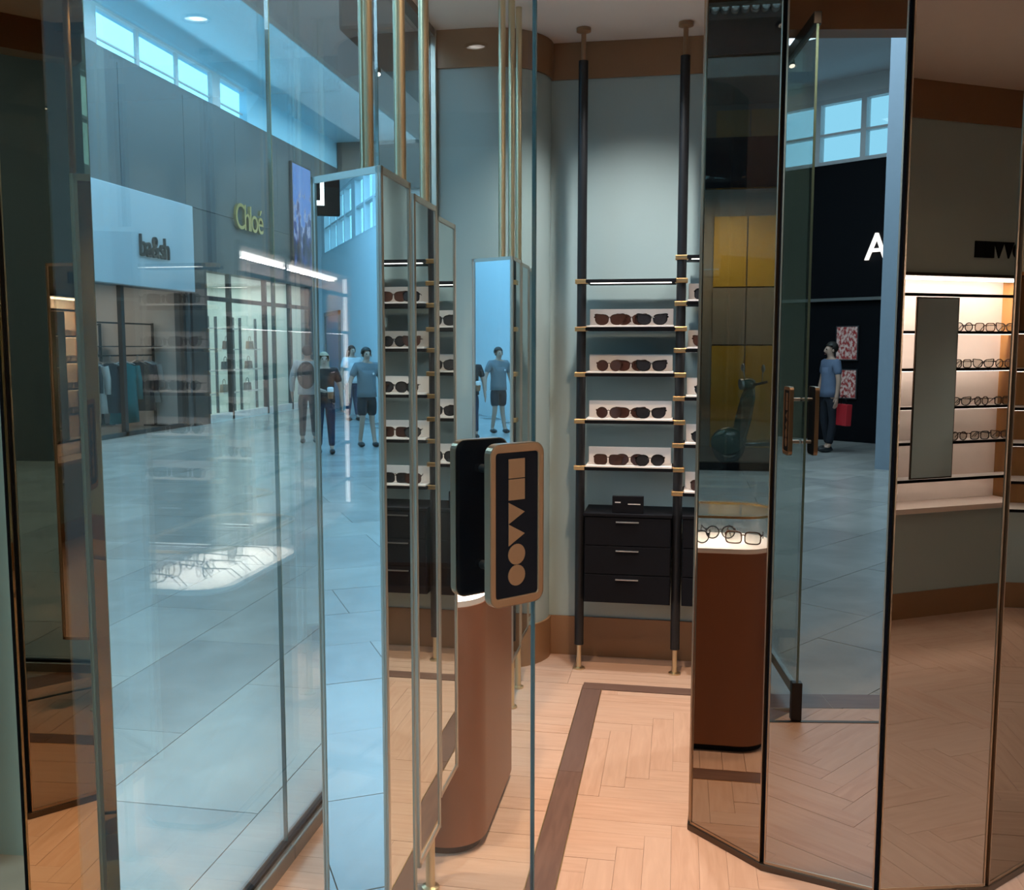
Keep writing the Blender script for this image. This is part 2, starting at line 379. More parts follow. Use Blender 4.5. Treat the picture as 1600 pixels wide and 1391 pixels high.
# front wall with the lit niche opening a 1.75..3.66, z 0.66..2.03
NX0, NX1, NZ0, NZ1, FB = 1.75, 3.66, 0.64, 2.02, 0.51
wf = MB().box(0.72, 0.02, -0.05, NX0, FB, CEIL).box(NX1, 0.02, -0.05, 4.3, FB, CEIL).box(NX0, 0.02, -0.05, NX1, FB, NZ0).box(NX0, 0.02, NZ1, NX1, FB, CEIL).box(NX0, 0.02, NZ0, NX1, 0.12, NZ1)
wall_front = struct(wf.build('wall_front', M['wall']))
ceiling = struct(MB().poly([(-1.25, 2.35), (0.55, 0.55), (0.62, 0.0), (4.4, 0.0), (4.4, 5.05), (-1.25, 5.05)], CEIL, CEIL + 0.12).build('ceiling', M['ceil']))
# bulkhead over the diagonal entrance
bd = MB(); bd.box(-1.35, -0.06, 2.93, 1.35, 0.06, 3.5, Matrix.Translation((-0.33, 1.43, 0)) @ Matrix.Rotation(R(-45), 4, 'Z'))
trim_2 = struct(bd.build('trim_2', M['trim']))
# cornice and baseboards
def wall_band(name, z0, z1, off):
    o = MB()
    outer = pier_outline(off); r = outer
    o.poly([(GA + 0.03, 4.63 - off)] + outer[1:-3] + [(-0.65 + off, 4.93 - off), (-0.65 + off, 5.0), (GA + 0.03, 5.0)], z0, z1)
    o.box(-0.66 + off, 4.93 - off, z0, 4.3, 4.99, z1)
    return struct(o.build(name, M['trim'], auto=30))
wall_band('trim_1', 2.905, CEIL - 0.001, 0.012)
wall_band('baseboard_back', 0.0, 0.205, 0.012)
struct(sbox('trim_3', M['trim'], 0.72, FB, 2.87, 4.3, FB + 0.012, CEIL - 0.001))
struct(sbox('baseboard_front', M['trim'], 0.72, FB, 0, 4.3, FB + 0.012, 0.155))
struct(sbox('baseboard_right', M['trim'], 4.288, FB, 0, 4.3, 4.93, 0.155))
struct(sbox('trim_4', M['trim'], 4.288, FB, 2.87, 4.3, 4.93, CEIL - 0.001))

# glass shopfront
joints = [1.53, 2.745, 3.785, 4.60]
for i in range(3):
    w = struct(sbox('window_%d' % (i + 1), M['glass'], GA - 0.006, joints[i] + 0.003, 0.05, GA + 0.006, joints[i + 1] - 0.003, CEIL - 0.03))
    sbox('glass_joint', M['glass_edge'], GA - 0.006, joints[i + 1] - 0.0028, 0.05, GA + 0.006, joints[i + 1] + 0.0028, CEIL - 0.03, w)
    sbox('bottom_rail', M['rail'], GA - 0.03, joints[i], -0.01, GA + 0.03, joints[i + 1] - 0.002, 0.045, w, bevel=0.004)
    sbox('rail_gasket', M['black'], GA - 0.012, joints[i], 0.045, GA + 0.012, joints[i + 1] - 0.002, 0.056, w)
    sbox('top_rail', M['bronze_frame'], GA - 0.03, joints[i], CEIL - 0.035, GA + 0.03, joints[i + 1] - 0.002, CEIL + 0.0, w)
trim_5 = struct(sbox('trim_5', M['champagne'], GA - 0.03, 4.605, 0, GA + 0.035, 4.66, CEIL - 0.001, bevel=0.004))
# dark bulkhead of the neighbouring unit, outside the glass
struct(sbox('trim_6', M['mall_dark'], -1.62, 4.56, CEIL + 0.005, -1.225, 6.6, 4.2, bevel=0.02))

# ================================================================== BRONZE MIRROR COLUMNS
def mirror_column(name, label, verts, H, edge=0.010, mat='bronze_mirror'):
    cx = sum(v[0] for v in verts) / len(verts); cy = sum(v[1] for v in verts) / len(verts)
    t = thing(name, label, 'mirror column', (cx, cy, 0))
    vs = [Vector((v[0] - cx, v[1] - cy)) for v in verts]; n = len(vs)
    core = MB().poly([(v.x * 0.985, v.y * 0.985) for v in vs], 0.004, H - 0.002); core.build('core', M['black'], t)
    ring = MB().poly([(v.x * 1.012, v.y * 1.012) for v in vs], 0.0, 0.022); ring.build('base_trim', M['bronze_frame'], t, bevel=0.002)
    for i in range(n):
        p, q = vs[i], vs[(i + 1) % n]; d = (q - p).normalized(); nn = Vector((d.y, -d.x)); ln = (q - p).length
        ang = math.atan2(d.y, d.x); mid = (p + q) / 2
        mt = Matrix.Translation((mid.x, mid.y, 0)) @ Matrix.Rotation(ang, 4, 'Z')
        MB().box(-ln / 2 + edge, -0.001, 0.03, ln / 2 - edge, 0.007, H - 0.002, mt).build('mirror_panel', M[mat], t)
        for s in (-1, 1):
            if edge < 0.008: continue
            MB().box(s * (ln / 2 - edge * 0.85) - 0.0022, -0.004, 0.024, s * (ln / 2 - edge * 0.85) + 0.0022, 0.008, H - 0.002, mt).build('edge_trim', M['bronze_edge'], t)
        MB().box(-ln / 2 + edge, -0.003, 0.022, ln / 2 - edge, 0.008, 0.031, mt).build('bottom_trim', M['bronze_edge'], t)
    return t
cc, RR = (0.594, 3.482), 0.6375
vv = [(cc[0] + RR * math.cos(R(30 * k - 90)), cc[1] + RR * math.sin(R(30 * k - 90))) for k in range(12)]
vv = [(0.589, 2.833), (0.9128, 2.920), (1.146, 3.158), (1.2315, 3.482), (1.146, 3.80), (0.9128, 4.034), (0.594, 4.12), (0.30, 4.02), (0.105, 3.75), (0.074, 3.44), (0.058, 3.152), (0.275, 2.935)]
mirror_column('mirror_column', 'wide faceted bronze mirror column standing on the wood floor at the right', vv, CEIL)
cc2, R2 = (-1.143, 1.226), 0.30
vv2 = [(cc2[0] + R2 * math.cos(R(45 * k + 25)), cc2[1] + R2 * math.sin(R(45 * k + 25))) for k in range(8)]
mirror_column('mirror_column', 'bronze mirror column at the left edge, in front of the glass shopfront', vv2, CEIL, 0.004, 'gold_mirror')

# ================================================================== MIRROR PRISMS ON BRASS POLES
def mirror_prism():
    t = thing('mirror_prism', '', 'mirror prism')
    z0, z1, s = 0.0, 1.61, 0.21
    V = [Vector((0.0606, -0.105)), Vector((0.0606, 0.105)), Vector((-0.1212, 0.0))]      # flat face to +x, apex to -x
    f = 0.0095
    for i in range(3):
        p, q = V[i], V[(i + 1) % 3]; d = (q - p).normalized(); ln = (q - p).length; mid = (p + q) / 2
        mt = Matrix.Translation((mid.x, mid.y, 0)) @ Matrix.Rotation(math.atan2(d.y, d.x), 4, 'Z')
        MB().box(-ln / 2 + f * 1.3, 0.0015, z0 + f, ln / 2 - f * 1.3, 0.005, z1 - f, mt).build('mirror_face', M['mirror'], t)
        fr = MB()
        for sx in (-1, 1):
            fr.box(sx * (ln / 2 - f * 0.7) - f * 0.7, -0.001, z0, sx * (ln / 2 - f * 0.7) + f * 0.7, 0.006, z1, mt)
        fr.box(-ln / 2, -0.001, z0, ln / 2, 0.006, z0 + f * 1.4, mt).box(-ln / 2, -0.001, z1 - f * 1.4, ln / 2, 0.006, z1, mt)
        fr.build('frame', M['champagne'], t)
    MB().poly([(v.x * 0.97, v.y * 0.97) for v in V], z1 - 0.006, z1 - 0.001).build('top_plate', M['champagne'], t)
    MB().poly([(v.x * 0.97, v.y * 0.97) for v in V], z0 + 0.001, z0 + 0.006).build('bottom_plate', M['champagne'], t)
    MB().cyl((0, 0, z1), (0, 0, CEIL - PZ), 0.014, seg=20).build('pole', M['brass_pole'], t, auto=40)
    MB().cyl((0, 0, -PZ), (0, 0, z0), 0.014, seg=20).build('lower_pole', M['brass_pole'], t, auto=40)
    MB().lathe([(0.026, -PZ + 0.001), (0.026, -PZ + 0.008), (0.015, -PZ + 0.012), (0.014, -PZ + 0.02)], seg=20).build('floor_flange', M['brass_pole'], t, auto=40)
    return t
PZ = 0.335
proto = mirror_prism()
spots = [((-0.632, 1.940), 'nearest tall mirror prism on a brass pole, its wide left face showing the mall'),
         ((-0.662, 2.285), 'second mirror prism in the front row, slim between two others'),
         ((-0.700, 2.655), 'third mirror prism in the front row, beside the black pull plate'),
         ((-0.700, 3.840), 'mirror prism above the copper pull plate, its face showing walking people'),
         ((-0.712, 4.130), 'middle mirror prism of the rear row by the pier'),
         ((-0.724, 4.385), 'rearmost mirror prism, closest to the rounded pier')]
for i, (p, lab) in enumerate(spots):
    o = proto if i == 0 else copy_tree(proto)
    o.location = (p[0], p[1], PZ); tag(o, lab, 'mirror prism', 'mirror prisms on brass poles')

# ================================================================== GLASS DOOR WITH PULL PLATES
def glass_door():
    E = Vector((-0.264, 1.78)); d = Vector((math.cos(R(45)), math.sin(R(45))))
    t = thing('glass_door', 'tall frameless glass door standing open with plate shaped pull handles', 'glass door', (E.x, E.y, 0), R(48))
    # local: x along the leaf (0 = leading edge, negative towards the hinge), -y = towards the camera
    LW, T = 0.82, 0.006
    MB().box(-LW, -T, 0.12, -0.003, T, 2.90).build('pane', M['door_glass'], t)
    MB().box(-0.003, -T * 0.8, 0.12, 0, T * 0.8, 2.88).build('leading_edge', M['glass_edge'], t)
    MB().box(-LW, -0.014, 0.105, -0.03, 0.014, 0.15).build('bottom_rail', M['rail'], t, bevel=0.003)
    MB().box(-0.035, -0.022, 0.004, 0.004, 0.022, 0.17).build('bottom_bolt', M['black_metal'], t, bevel=0.003)
    MB().box(-LW, -0.016, 2.88, 0, 0.016, 2.929).build('top_rail', M['black_metal'], t, bevel=0.003)
    MB().cyl((-LW + 0.03, 0, 0.002), (-LW + 0.03, 0, 0.105), 0.018).build('pivot', M['black_metal'], t, auto=40)
    PW, PH, PC = 0.119, 0.288, 1.286
    def plate(side):
        # plate in the local XZ plane; its outer face looks along side*y
        mx = Matrix.Translation((-0.028 - PW / 2, side * 0.046, PC)) @ (Matrix.Rotation(R(90), 4, 'X') if side < 0 else Matrix.Rotation(R(180), 4, 'Z') @ Matrix.Rotation(R(90), 4, 'X'))
        # after the turn: +z of the outline is the outer face
        fr = MB().ring(rrect(PW, PH, 0.020), rrect(PW - 0.024, PH - 0.030, 0.006), 0.0, 0.015, mx)
        p = fr.build('pull_plate', M['copper'], t, bevel=0.002); p['label'] = 'copper framed black pull plate with a geometric logo' if side < 0 else 'pull plate on the far side of the glass, seen from its black back'
        MB().poly(rrect(PW - 0.002, PH - 0.002, 0.019), -0.001, 0.004, mx).build('back_panel', M['black'], p)
        MB().ring(rrect(PW + 0.002, PH + 0.002, 0.021), rrect(PW - 0.001, PH - 0.001, 0.0195), -0.002, 0.0145, mx).build('rim', M['bronze_edge'], p)
        MB().poly(rrect(PW - 0.023, PH - 0.029, 0.006), 0.002, 0.0125, mx).build('face_panel', M['black'], p)
        z0, z1 = 0.0125, 0.014
        def put(nm, pts): MB().poly(pts, z0, z1, mx).build(nm, M['copper'], p)
        q = PH / 0.304; x0, x1 = -0.019, 0.017
        def pq(nm, pts): put(nm, [(x, y * q) for x, y in pts])
        pq('logo_square', [(x0, 0.088), (x1, 0.088), (x1, 0.124), (x0, 0.124)]); pq('logo_square', [(x0, 0.047), (x1, 0.047), (x1, 0.086), (x0, 0.086)])
        pq('logo_triangle', [(x0, 0.003), (x1, 0.023), (x0, 0.043)]); pq('logo_triangle', [(x0, -0.039), (x1, -0.018), (x0, 0.002)])
        for cy in (-0.056, -0.096):
            pq('logo_circle', [((x0 + x1) / 2 + 0.019 * math.cos(2 * PI * k / 24), cy + 0.0198 * math.sin(2 * PI * k / 24)) for k in range(24)])
        for zz in (-0.09, 0.09):
            MB().cyl((0, zz, -0.041), (0, zz, 0.0), 0.008).build('standoff', M['screw'], p, auto=40).matrix_local = mx
    plate(-1); plate(1)
glass_door()

# ================================================================== PLINTH WITH GLASS CASE
def stadium(hx, hy, n=9):
    """rounded oblong outline, half sizes hx and hy"""
    return rrect(2 * hx, 2 * hy, 0.125 - (0.175 - hx), n)
pl = thing('display_plinth', 'terracotta rounded display plinth with a glass topped tray case', 'display plinth', (-0.765, 3.19, 0))
r, h = 0.175, 0.355
MB().poly(stadium(r, h), 0.03, 0.80).build('body', M['terracotta'], pl, auto=30)
MB().poly(stadium(r - 0.02, h - 0.02), 0.0, 0.03).build('toe_kick', M['black'], pl, auto=30)
MB().poly(stadium(r - 0.004, h - 0.004), 0.80, 0.818).build('tray_bed', M['tray'], pl, auto=30)
MB().ring(stadium(r - 0.002, h - 0.002), stadium(r - 0.008, h - 0.008), 0.815, 0.945).build('case_glass', M['case_glass'], pl, auto=30)
MB().poly(stadium(r, h), 0.945, 0.953).build('case_lid', M['case_glass'], pl, auto=30)
MB().ring(stadium(r + 0.001, h + 0.001), stadium(r - 0.005, h - 0.005), 0.938, 0.947).build('case_rim', M['brass'], pl, auto=30)
# ================================================================== EYEWEAR
RX = Matrix.Rotation(R(90), 4, 'X')
def lens_outline(kind, side, grow=0.0, n=22):
    rx, ry = {'cat': (0.030, 0.0215), 'round': (0.0235, 0.0225), 'square': (0.0285, 0.0215), 'aviator': (0.029, 0.024)}[kind]
    e = {'cat': 2.4, 'round': 2.0, 'square': 3.6, 'aviator': 2.3}[kind]
    rx += grow; ry += grow; pts = []
    for k in range(n):
        t = 2 * PI * k / n; c, s = math.cos(t), math.sin(t)
        x = rx * math.copysign(abs(c) ** (2 / e), c); y = ry * math.copysign(abs(s) ** (2 / e), s)
        if kind == 'cat': y += 0.016 * max(0, x / rx) ** 2 * (0.35 + 0.65 * (s > -0.2)); x *= 1.0 + 0.10 * (s > 0.2)
        if kind == 'aviator': x *= 1.0 - 0.12 * (s < -0.3)
        pts.append((side * x + side * (rx - grow + 0.0085), y))
    return pts if side > 0 else list(reversed(pts))
EW = {}
def eyewear_meshes(kind, fm, lm):
    key = (kind, fm, lm)
    if key in EW: return EW[key]
    fr = MB(); zc = 0.027
    up = Matrix.Translation((0, 0, zc)) @ RX
    th = 0.0045 if fm != 'thin' else 0.002
    for s in (1, -1):
        fr.ring(lens_outline(kind, s, th), lens_outline(kind, s, 0.0), -0.002, 0.002, up)
    fr.tube([(-0.011, 0, zc + 0.008), (0, -0.001, zc + 0.012), (0.011, 0, zc + 0.008)], 0.0022, 6)
    wmax = max(p[0] for p in lens_outline(kind, 1, th))
    for s in (1, -1): fr.box(s * (wmax - 0.006), -0.002, zc + 0.008, s * (wmax + 0.002), 0.006, zc + 0.016)
    fmat = M['tortoise'] if fm == 'tortoise' else M['black_frame']
    fmesh = fr.mesh('frame', fmat)
    lmesh = [MB().poly(lens_outline(kind, s, 0.0006), -0.0008, 0.0008, up).mesh('lens', M[lm]) for s in (1, -1)]
    tmesh = [MB().tube([(s * (wmax + 0.0005), 0.004, zc + 0.012), (s * (wmax + 0.001), 0.05, zc + 0.012), (s * (wmax - 0.003), 0.095, zc + 0.010), (s * (wmax - 0.006), 0.13, zc - 0.022)], [0.0028, 0.0024, 0.0026, 0.0022], 6).mesh('temple', fmat) for s in (1, -1)]
    EW[key] = (fmesh, lmesh, tmesh); return EW[key]
def eyewear(kind, fm, lm, loc, rz, label, group, cat='sunglasses', sc=1.0):
    f, ls, ts = eyewear_meshes(kind, fm, lm)
    t = thing('sunglasses' if cat == 'sunglasses' else 'eyeglasses', label, cat, loc, rz, group); t.scale = (sc, sc, sc)
    link('frame', f, t)
    for m_ in ls: link('lens', m_, t)
    for m_ in ts: link('temple', m_, t)
    return t

# ================================================================== BLACK POST SHELVING
SB = 4.71
sh = thing('display_shelving', 'black post shelving with brass clips against the sage back wall', 'display shelving', (0, SB, 0))
for a in (-0.47, 0.0, 0.47, 0.94):
    p = MB().cyl((a, 0, 0.125), (a, 0, 2.93), 0.0225, seg=20).build('post', M['black_metal'], sh, auto=40)
    MB().lathe([(0.03, 0.001), (0.03, 0.007), (0.012, 0.012), (0.0115, 0.13)], (a, 0, 0), 20).build('post_foot', M['brass_pole'], p, auto=40)
    MB().lathe([(0.0115, 2.92), (0.0115, 3.055), (0.034, 3.062), (0.034, 3.078)], (a, 0, 0), 20).build('ceiling_flange', M['trim'], p, auto=40)
bays = [(-0.47, [1.915, 1.690, 1.472, 1.247, 1.020]), (0.0, [2.022, 1.808, 1.588, 1.361, 1.137, 0.905]), (0.47, [1.915, 1.690, 1.472, 1.247, 1.020])]
clip_me = MB().box(-0.030, -0.030, -0.011, 0.030, 0.030, 0.011).mesh('clip', M['brass'])
for bi, (a0, zs) in enumerate(bays):
    for zi, z in enumerate(zs):
        s = MB().box(a0 + 0.024, -0.055, z - 0.016, a0 + 0.446, 0.175, z).build('shelf', M['black'], sh, bevel=0.002)
        if zi != 1: MB().box(a0 + 0.045, -0.040, z - (0.0185 if zi < 1 else 0.0161), a0 + 0.425, -0.015, z - 0.0155).build('led_strip', M['led_soft'] if zi < 1 else M['shelf_led'], s)
        for a in (a0, a0 + 0.47):
            c = link('clip', clip_me, sh, bevel=0.003); c.location = (a, 0, z - 0.008)
# white trays with sunglasses
tray_names = ['top', 'second', 'third', 'lowest']
kinds_A = [['cat', 'cat', 'cat'], ['round', 'cat', 'cat'], ['round', 'cat', 'cat'], ['square', 'aviator', 'aviator']]
cols_A = [[('tortoise', 'lens_brown'), ('tortoise', 'lens_brown'), ('black', 'lens_grey')]] * 4
place_w = ['left', 'middle', 'right']
def tray(a, z, label, group):
    t = thing('display_tray', label, 'display tray', (a, SB, z), 0, group)
    MB().box(-0.205, -0.06, 0.0, 0.205, 0.105, 0.008).build('base', M['tray'], t, bevel=0.001)
    MB().box(-0.200, 0.060, 0.008, 0.200, 0.066, 0.088).build('back_panel', M['tray'], t, bevel=0.001)
    return t
for k, z in enumerate(bays[0][1][1:]):
    tray(-0.235, z + 0.0005, 'white display tray, %s of the four in the fully visible shelving bay' % tray_names[k], 'white trays in the visible bay')
    for j in range(3):
        kd = kinds_A[k][j]; fm, lm = cols_A[k][j]
        rz = R([-10, 4, 12][j]); x = -0.235 + [-0.098, 0.005, 0.102][j]
        nm = {'cat': 'cat-eye', 'round': 'small round', 'square': 'square', 'aviator': 'pilot shaped'}[kd]
        eyewear(kd, fm, lm, (x, SB - 0.034 + 0.012 * (j % 2), z + 0.009), rz + R(random.uniform(-4, 4)), '%s %s sunglasses, %s pair on the %s white tray of the visible bay' % ('dark brown' if lm == 'lens_brown' else 'black', nm, place_w[j], tray_names[k]), 'sunglasses in the visible bay', sc=1.0)
tray_names5 = ['top', 'second', 'third', 'fourth', 'lowest']
for k, z in enumerate(bays[1][1][1:]):
    tray(0.235, z + 0.0005, 'white tray, %s of five in the bay cut off by the mirror column' % tray_names5[k], 'white trays in the half hidden bay')
    for j in range(3):
        kd = ['square', 'cat', 'round', 'aviator', 'square'][(k + j) % 5]; fm, lm = [('black', 'lens_grey'), ('tortoise', 'lens_brown'), ('black', 'lens_grey')][(j + k) % 3]
        x = 0.235 + [-0.105, 0.02, 0.125][j]
        eyewear(kd, fm, lm, (x, SB - 0.034 + 0.012 * (j % 2), z + 0.009), R([-8, 3, 8][j]), 'sunglasses, %s pair on the %s tray of the bay cut off by the mirror column' % (place_w[j], tray_names5[k]), 'sunglasses in the half hidden bay')
for k, z in enumerate(bays[2][1][1:]):
    tray(0.705, z + 0.0005, 'white tray, %s of four in the shelving bay behind the mirror column' % tray_names[k], 'white trays behind the column')
# drawer cabinets
def drawer_cabinet(a0, label):
    t = thing('drawer_cabinet', label, 'drawer cabinet', (a0 + 0.235, SB, 0.355))
    w = 0.208
    MB().box(-w, -0.050, 0, w, 0.20, 0.427).build('body', M['black'], t, bevel=0.002)
    MB().box(-w - 0.004, -0.066, 0.427, w + 0.004, 0.20, 0.442).build('top', M['black'], t, bevel=0.002)
    for i in range(3):
        z0 = 0.004 + i * 0.141
        d = MB().box(-w + 0.004, -0.062, z0, w - 0.004, -0.050, z0 + 0.137).build('drawer', M['black'], t, bevel=0.0015)
        MB().box(-0.055, -0.072, z0 + 0.113, 0.055, -0.062, z0 + 0.119).build('handle', M['screw'], d, bevel=0.001)
    return t
drawer_cabinet(-0.47, 'black three-drawer cabinet hung between the two visible shelving posts')
drawer_cabinet(0.0, 'black drawer cabinet partly hidden by the bronze mirror column')
sg = thing('sign_block', 'small black block with pale lettering standing on the drawer cabinet', 'sign block', (-0.235, SB - 0.03, 0.7975))
MB().box(-0.075, -0.012, 0, 0.075, 0.012, 0.083).build('block', M['black'], sg, bevel=0.002)
MB().box(-0.062, -0.0130, 0.050, -0.035, -0.0118, 0.055).build('lettering', M['tray'], sg)
MB().box(0.0, -0.0130, 0.043, 0.060, -0.0118, 0.047).build('lettering', M['tray'], sg)

# eyewear inside the plinth case
for i, (x, y, rz, kd, fm, lm, lab) in enumerate([
        (0.075, -0.20, 100, 'square', 'tortoise', 'lens_clear', 'tortoise eyeglasses lying nearest the front of the plinth case'),
        (-0.03, -0.13, 80, 'round', 'black', 'lens_clear', 'round black eyeglasses lying inside the middle of the plinth case'),
        (0.075, -0.04, 95, 'round', 'black', 'lens_clear', 'round black eyeglasses beside the long rim of the plinth case'),
        (-0.02, 0.06, 85, 'cat', 'black', 'lens_grey', 'black cat-eye sunglasses at the far end of the plinth case')]):
    eyewear(kd, fm, lm, (-0.765 + x, 3.19 + 1.2 * y, 0.819), R(rz), lab, 'eyewear in the plinth case', 'eyeglasses')

# ================================================================== LIT WALL NICHE
def niche(x0, x1, loc, rz, label):
    t = thing('wall_cabinet', label, 'wall cabinet', loc, rz)
    # local frame: x along the wall, +y out of the wall, y = 0 the wall face
    MB().box(x0 + 0.001, -0.215, NZ0 + 0.001, x1 - 0.001, -0.205, NZ1 - 0.001).build('backboard', M['niche'], t)
    for s, x in ((1, x0 + 0.001), (-1, x1 - 0.001)):
        MB().box(x, -0.205, NZ0 + 0.001, x + s * 0.018, 0.015, NZ1 - 0.001).build('side_panel', M['amber_wood'], t)
    MB().box(x0, -0.204, NZ1 - 0.02, x1, 0.018, NZ1 - 0.002).build('top_panel', M['bronze_frame'], t)
    MB().box(x0 + 0.03, -0.10, NZ1 - 0.034, x1 - 0.03, -0.06, NZ1 - 0.021).build('led_strip', M['led'], t)
    MB().box(x0, -0.204, NZ0 - 0.01, x1, 0.035, NZ0 + 0.02).build('counter', M['niche'], t)
    MB().box(x1 - 0.026, -0.02, NZ0 + 0.03, x1 - 0.0195, -0.006, NZ1 - 0.03).build('led_strip', M['led_mid'], t)
    for z in (1.90, 1.685, 1.470, 1.247, 1.040, 0.820):
        deep = 0.14 if z < 1.89 else 0.05
        s = MB().box(x0 + 0.02, -deep, z - 0.012, x1 - 0.02, -0.004, z).build('shelf', M['tray'], t)
        MB().box(x0 + 0.02, -0.004, z - 0.014, x1 - 0.02, 0.004, z + 0.003).build('shelf_edge', M['black'], s)
        if z < 1.89: MB().box(x0 + 0.04, -0.025, z - 0.016, x1 - 0.04, -0.013, z - 0.0122).build('led_strip', M['led'], s)
    for x in (x0 + 0.008, (x0 + x1) / 2 - 0.3, x1 - 0.008):
        MB().box(x - 0.008, 0.0, NZ0, x + 0.008, 0.014, NZ1).build('upright', M['black'], t)
    return t
niche(NX0, NX1, (0, FB, 0), 0, 'lit wall cabinet with blush back and dark shelf edges beside the entrance')
wm = thing('tall_mirror', 'tall narrow dark framed mirror standing in the lit wall cabinet', 'mirror', (2.92, FB + 0.024, 0.83))
MB().box(-0.155, -0.008, 0, 0.155, 0.0, 1.05).build('frame', M['bronze_frame'], wm)
MB().box(-0.148, 0.0, 0.008, 0.148, 0.002, 1.042).build('glass_face', M['mirror'], wm)
sn = ['second', 'third', 'fourth', 'fifth']
for k, z in enumerate((1.685, 1.470, 1.247, 1.040)):
    xs = [1.93, 2.12, 2.31, 2.50, 3.17, 3.33, 3.49]
    for j, x in enumerate(xs):
        where = ('%s pair left of the tall mirror' % ['farthest', 'third nearest', 'second nearest', 'nearest'][j]) if j < 4 else ('%s pair right of the tall mirror' % ['nearest', 'second', 'farthest'][j - 4])
        kd = ['round', 'square', 'cat', 'square', 'round', 'square', 'cat'][(j + k) % 7]
        eyewear(kd, ['black', 'tortoise'][(j + k) % 2], 'lens_clear', (x, FB - 0.03, z + 0.0005), R(180 + random.uniform(-10, 10)),
                'dark eyeglasses on the %s lit cabinet shelf, %s' % (sn[k], where), 'eyeglasses in the lit wall cabinet', 'eyeglasses')
lamp('AREA', 'case_light', (-0.765, 3.205, 0.936), (0, 0, 0), 5, (1, 0.93, 0.86), 0.26, 0.6)
# logo on the front wall: circles, triangles, squares (read from inside the shop)
lg = thing('wall_logo', 'dark geometric logo of circles, triangles and squares above the lit cabinet', 'sign', (3.19, FB + 0.006, 2.115))
def lput(nm, pts): MB().poly(pts, -0.005, 0.006, RX).build(nm, M['black'], lg)
hh = 0.095; x = 0.0
lput('square', [(0.0, 0), (0.07, 0), (0.07, hh), (0, hh)]); lput('square', [(0.0725, 0), (0.142, 0), (0.142, hh), (0.0725, hh)])
for i in range(2):
    x = 0.145 + i * 0.075; lput('triangle', [(x + 0.036, 0), (x + 0.073, hh), (x, hh)])
for i in range(2): lput('circle', [(0.335 + i * 0.088 + 0.045 * math.cos(2 * PI * k / 24), hh / 2 + 0.046 * math.sin(2 * PI * k / 24)) for k in range(24)])
# amber cabinet on the right wall
rc = thing('wall_cabinet', 'amber wood wall cabinet with pale shelves on the right hand wall', 'wall cabinet', (4.287, 3.85, 0))
MB().box(-0.30, -0.75, 0.64, -0.001, -0.73, 2.02).box(-0.30, 0.73, 0.64, -0.001, 0.75, 2.02).box(-0.02, -0.73, 0.64, -0.001, 0.73, 2.02).box(-0.30, -0.73, 2.0, -0.02, 0.73, 2.02).build('carcass', M['amber_wood'], rc)
for z in (0.655, 0.82, 1.04, 1.247, 1.47, 1.685):
    s = MB().box(-0.30, -0.729, z - 0.012, -0.021, 0.729, z).build('shelf', M['tray'], rc)
    MB().box(-0.306, -0.729, z - 0.014, -0.30, 0.729, z + 0.003).build('shelf_edge', M['black'], s)
    MB().box(-0.29, -0.72, z - 0.016, -0.278, 0.72, z - 0.0122).build('led_strip', M['led'], s)

# ================================================================== CEILING DOWNLIGHTS
WARM = (1.0, 0.70, 0.46)
dl_pos = [((-0.15, 1.95), 'entrance bulkhead'), ((-0.78, 2.75), 'glass shopfront'), ((-0.15, 3.35), 'walnut floor corner'), ((-0.2, 4.25), 'black post shelving'),
          ((0.75, 4.35), 'hidden shelving bay'), ((1.6, 1.9), 'front of the right mirror column'), ((2.9, 1.35), 'lit wall cabinet'), ((2.6, 3.0), 'middle of the shop floor'), ((3.6, 4.2), 'amber wall cabinet'), ((1.0, 2.2), 'column facet facing the door')]
pw = [115, 115, 125, 85, 60, 12, 12, 28, 60, 10]
for ((x, y), near), p in zip(dl_pos, pw):
    t = thing('downlight', 'round recessed warm ceiling downlight near the ' + near, 'downlight', (x, y, CEIL), 0, 'recessed downlights')
    MB().ring([(0.055 * math.cos(2 * PI * k / 24), 0.055 * math.sin(2 * PI * k / 24)) for k in range(24)], [(0.042 * math.cos(2 * PI * k / 24), 0.042 * math.sin(2 * PI * k / 24)) for k in range(24)], -0.012, -0.0005).build('trim_ring', M['bronze_frame'], t)
    MB().cyl((0, 0, -0.004), (0, 0, -0.0006), 0.0415, seg=24).build('lamp_face', M['lamp_white'], t)
    lamp('SPOT', 'downlight_beam', (x, y, CEIL - 0.02), (0, 0, 0), p, (0.97, 0.97, 0.94) if 'shelving' in near else WARM, 0.04, spot=118, blend=0.85).parent = None
lamp('AREA', 'niche_light', ((NX0 + NX1) / 2, FB - 0.09, NZ1 - 0.04), (R(-12), 0, 0), 55, (1, 0.95, 0.91), 1.75, 0.05)
# ================================================================== THE MALL OUTSIDE
FA = -9.6
mall_floor = struct(MB().box(-26, -10.2, -0.06, 4.6, 27.2, -0.0125).build('floor', M['grout']))
polys = []
TW, TL = 0.6, 1.2
i = 0
a = -26.0
while a < 4.4:
    b = -10.2 + (i % 2) * -0.6
    while b < 27:
        x0, x1, y0, y1 = a, a + TW, b, b + TL
        p = [(x0, y0), (x1, y0), (x1, y1), (x0, y1)]
        c = ((x0 + x1) / 2, (y0 + y1) / 2)
        ok = True
        if c[0] < FA: ok = -2.3 < c[1] < 1.7
        if ok:
            for q in (clip(p, -1, 0, 1.235), clip(clip(p, 1, 0, -1.235), -1, -1, -1.30)):
                if area(q) > 1e-3: polys.append((q, c, 0))
        b += TL
    a += TW; i += 1
piece_field('tile', polys, M['tile'], mall_floor, 0.0, 0.012, 0.002, near=(-3.2, 3.5), limit=300)

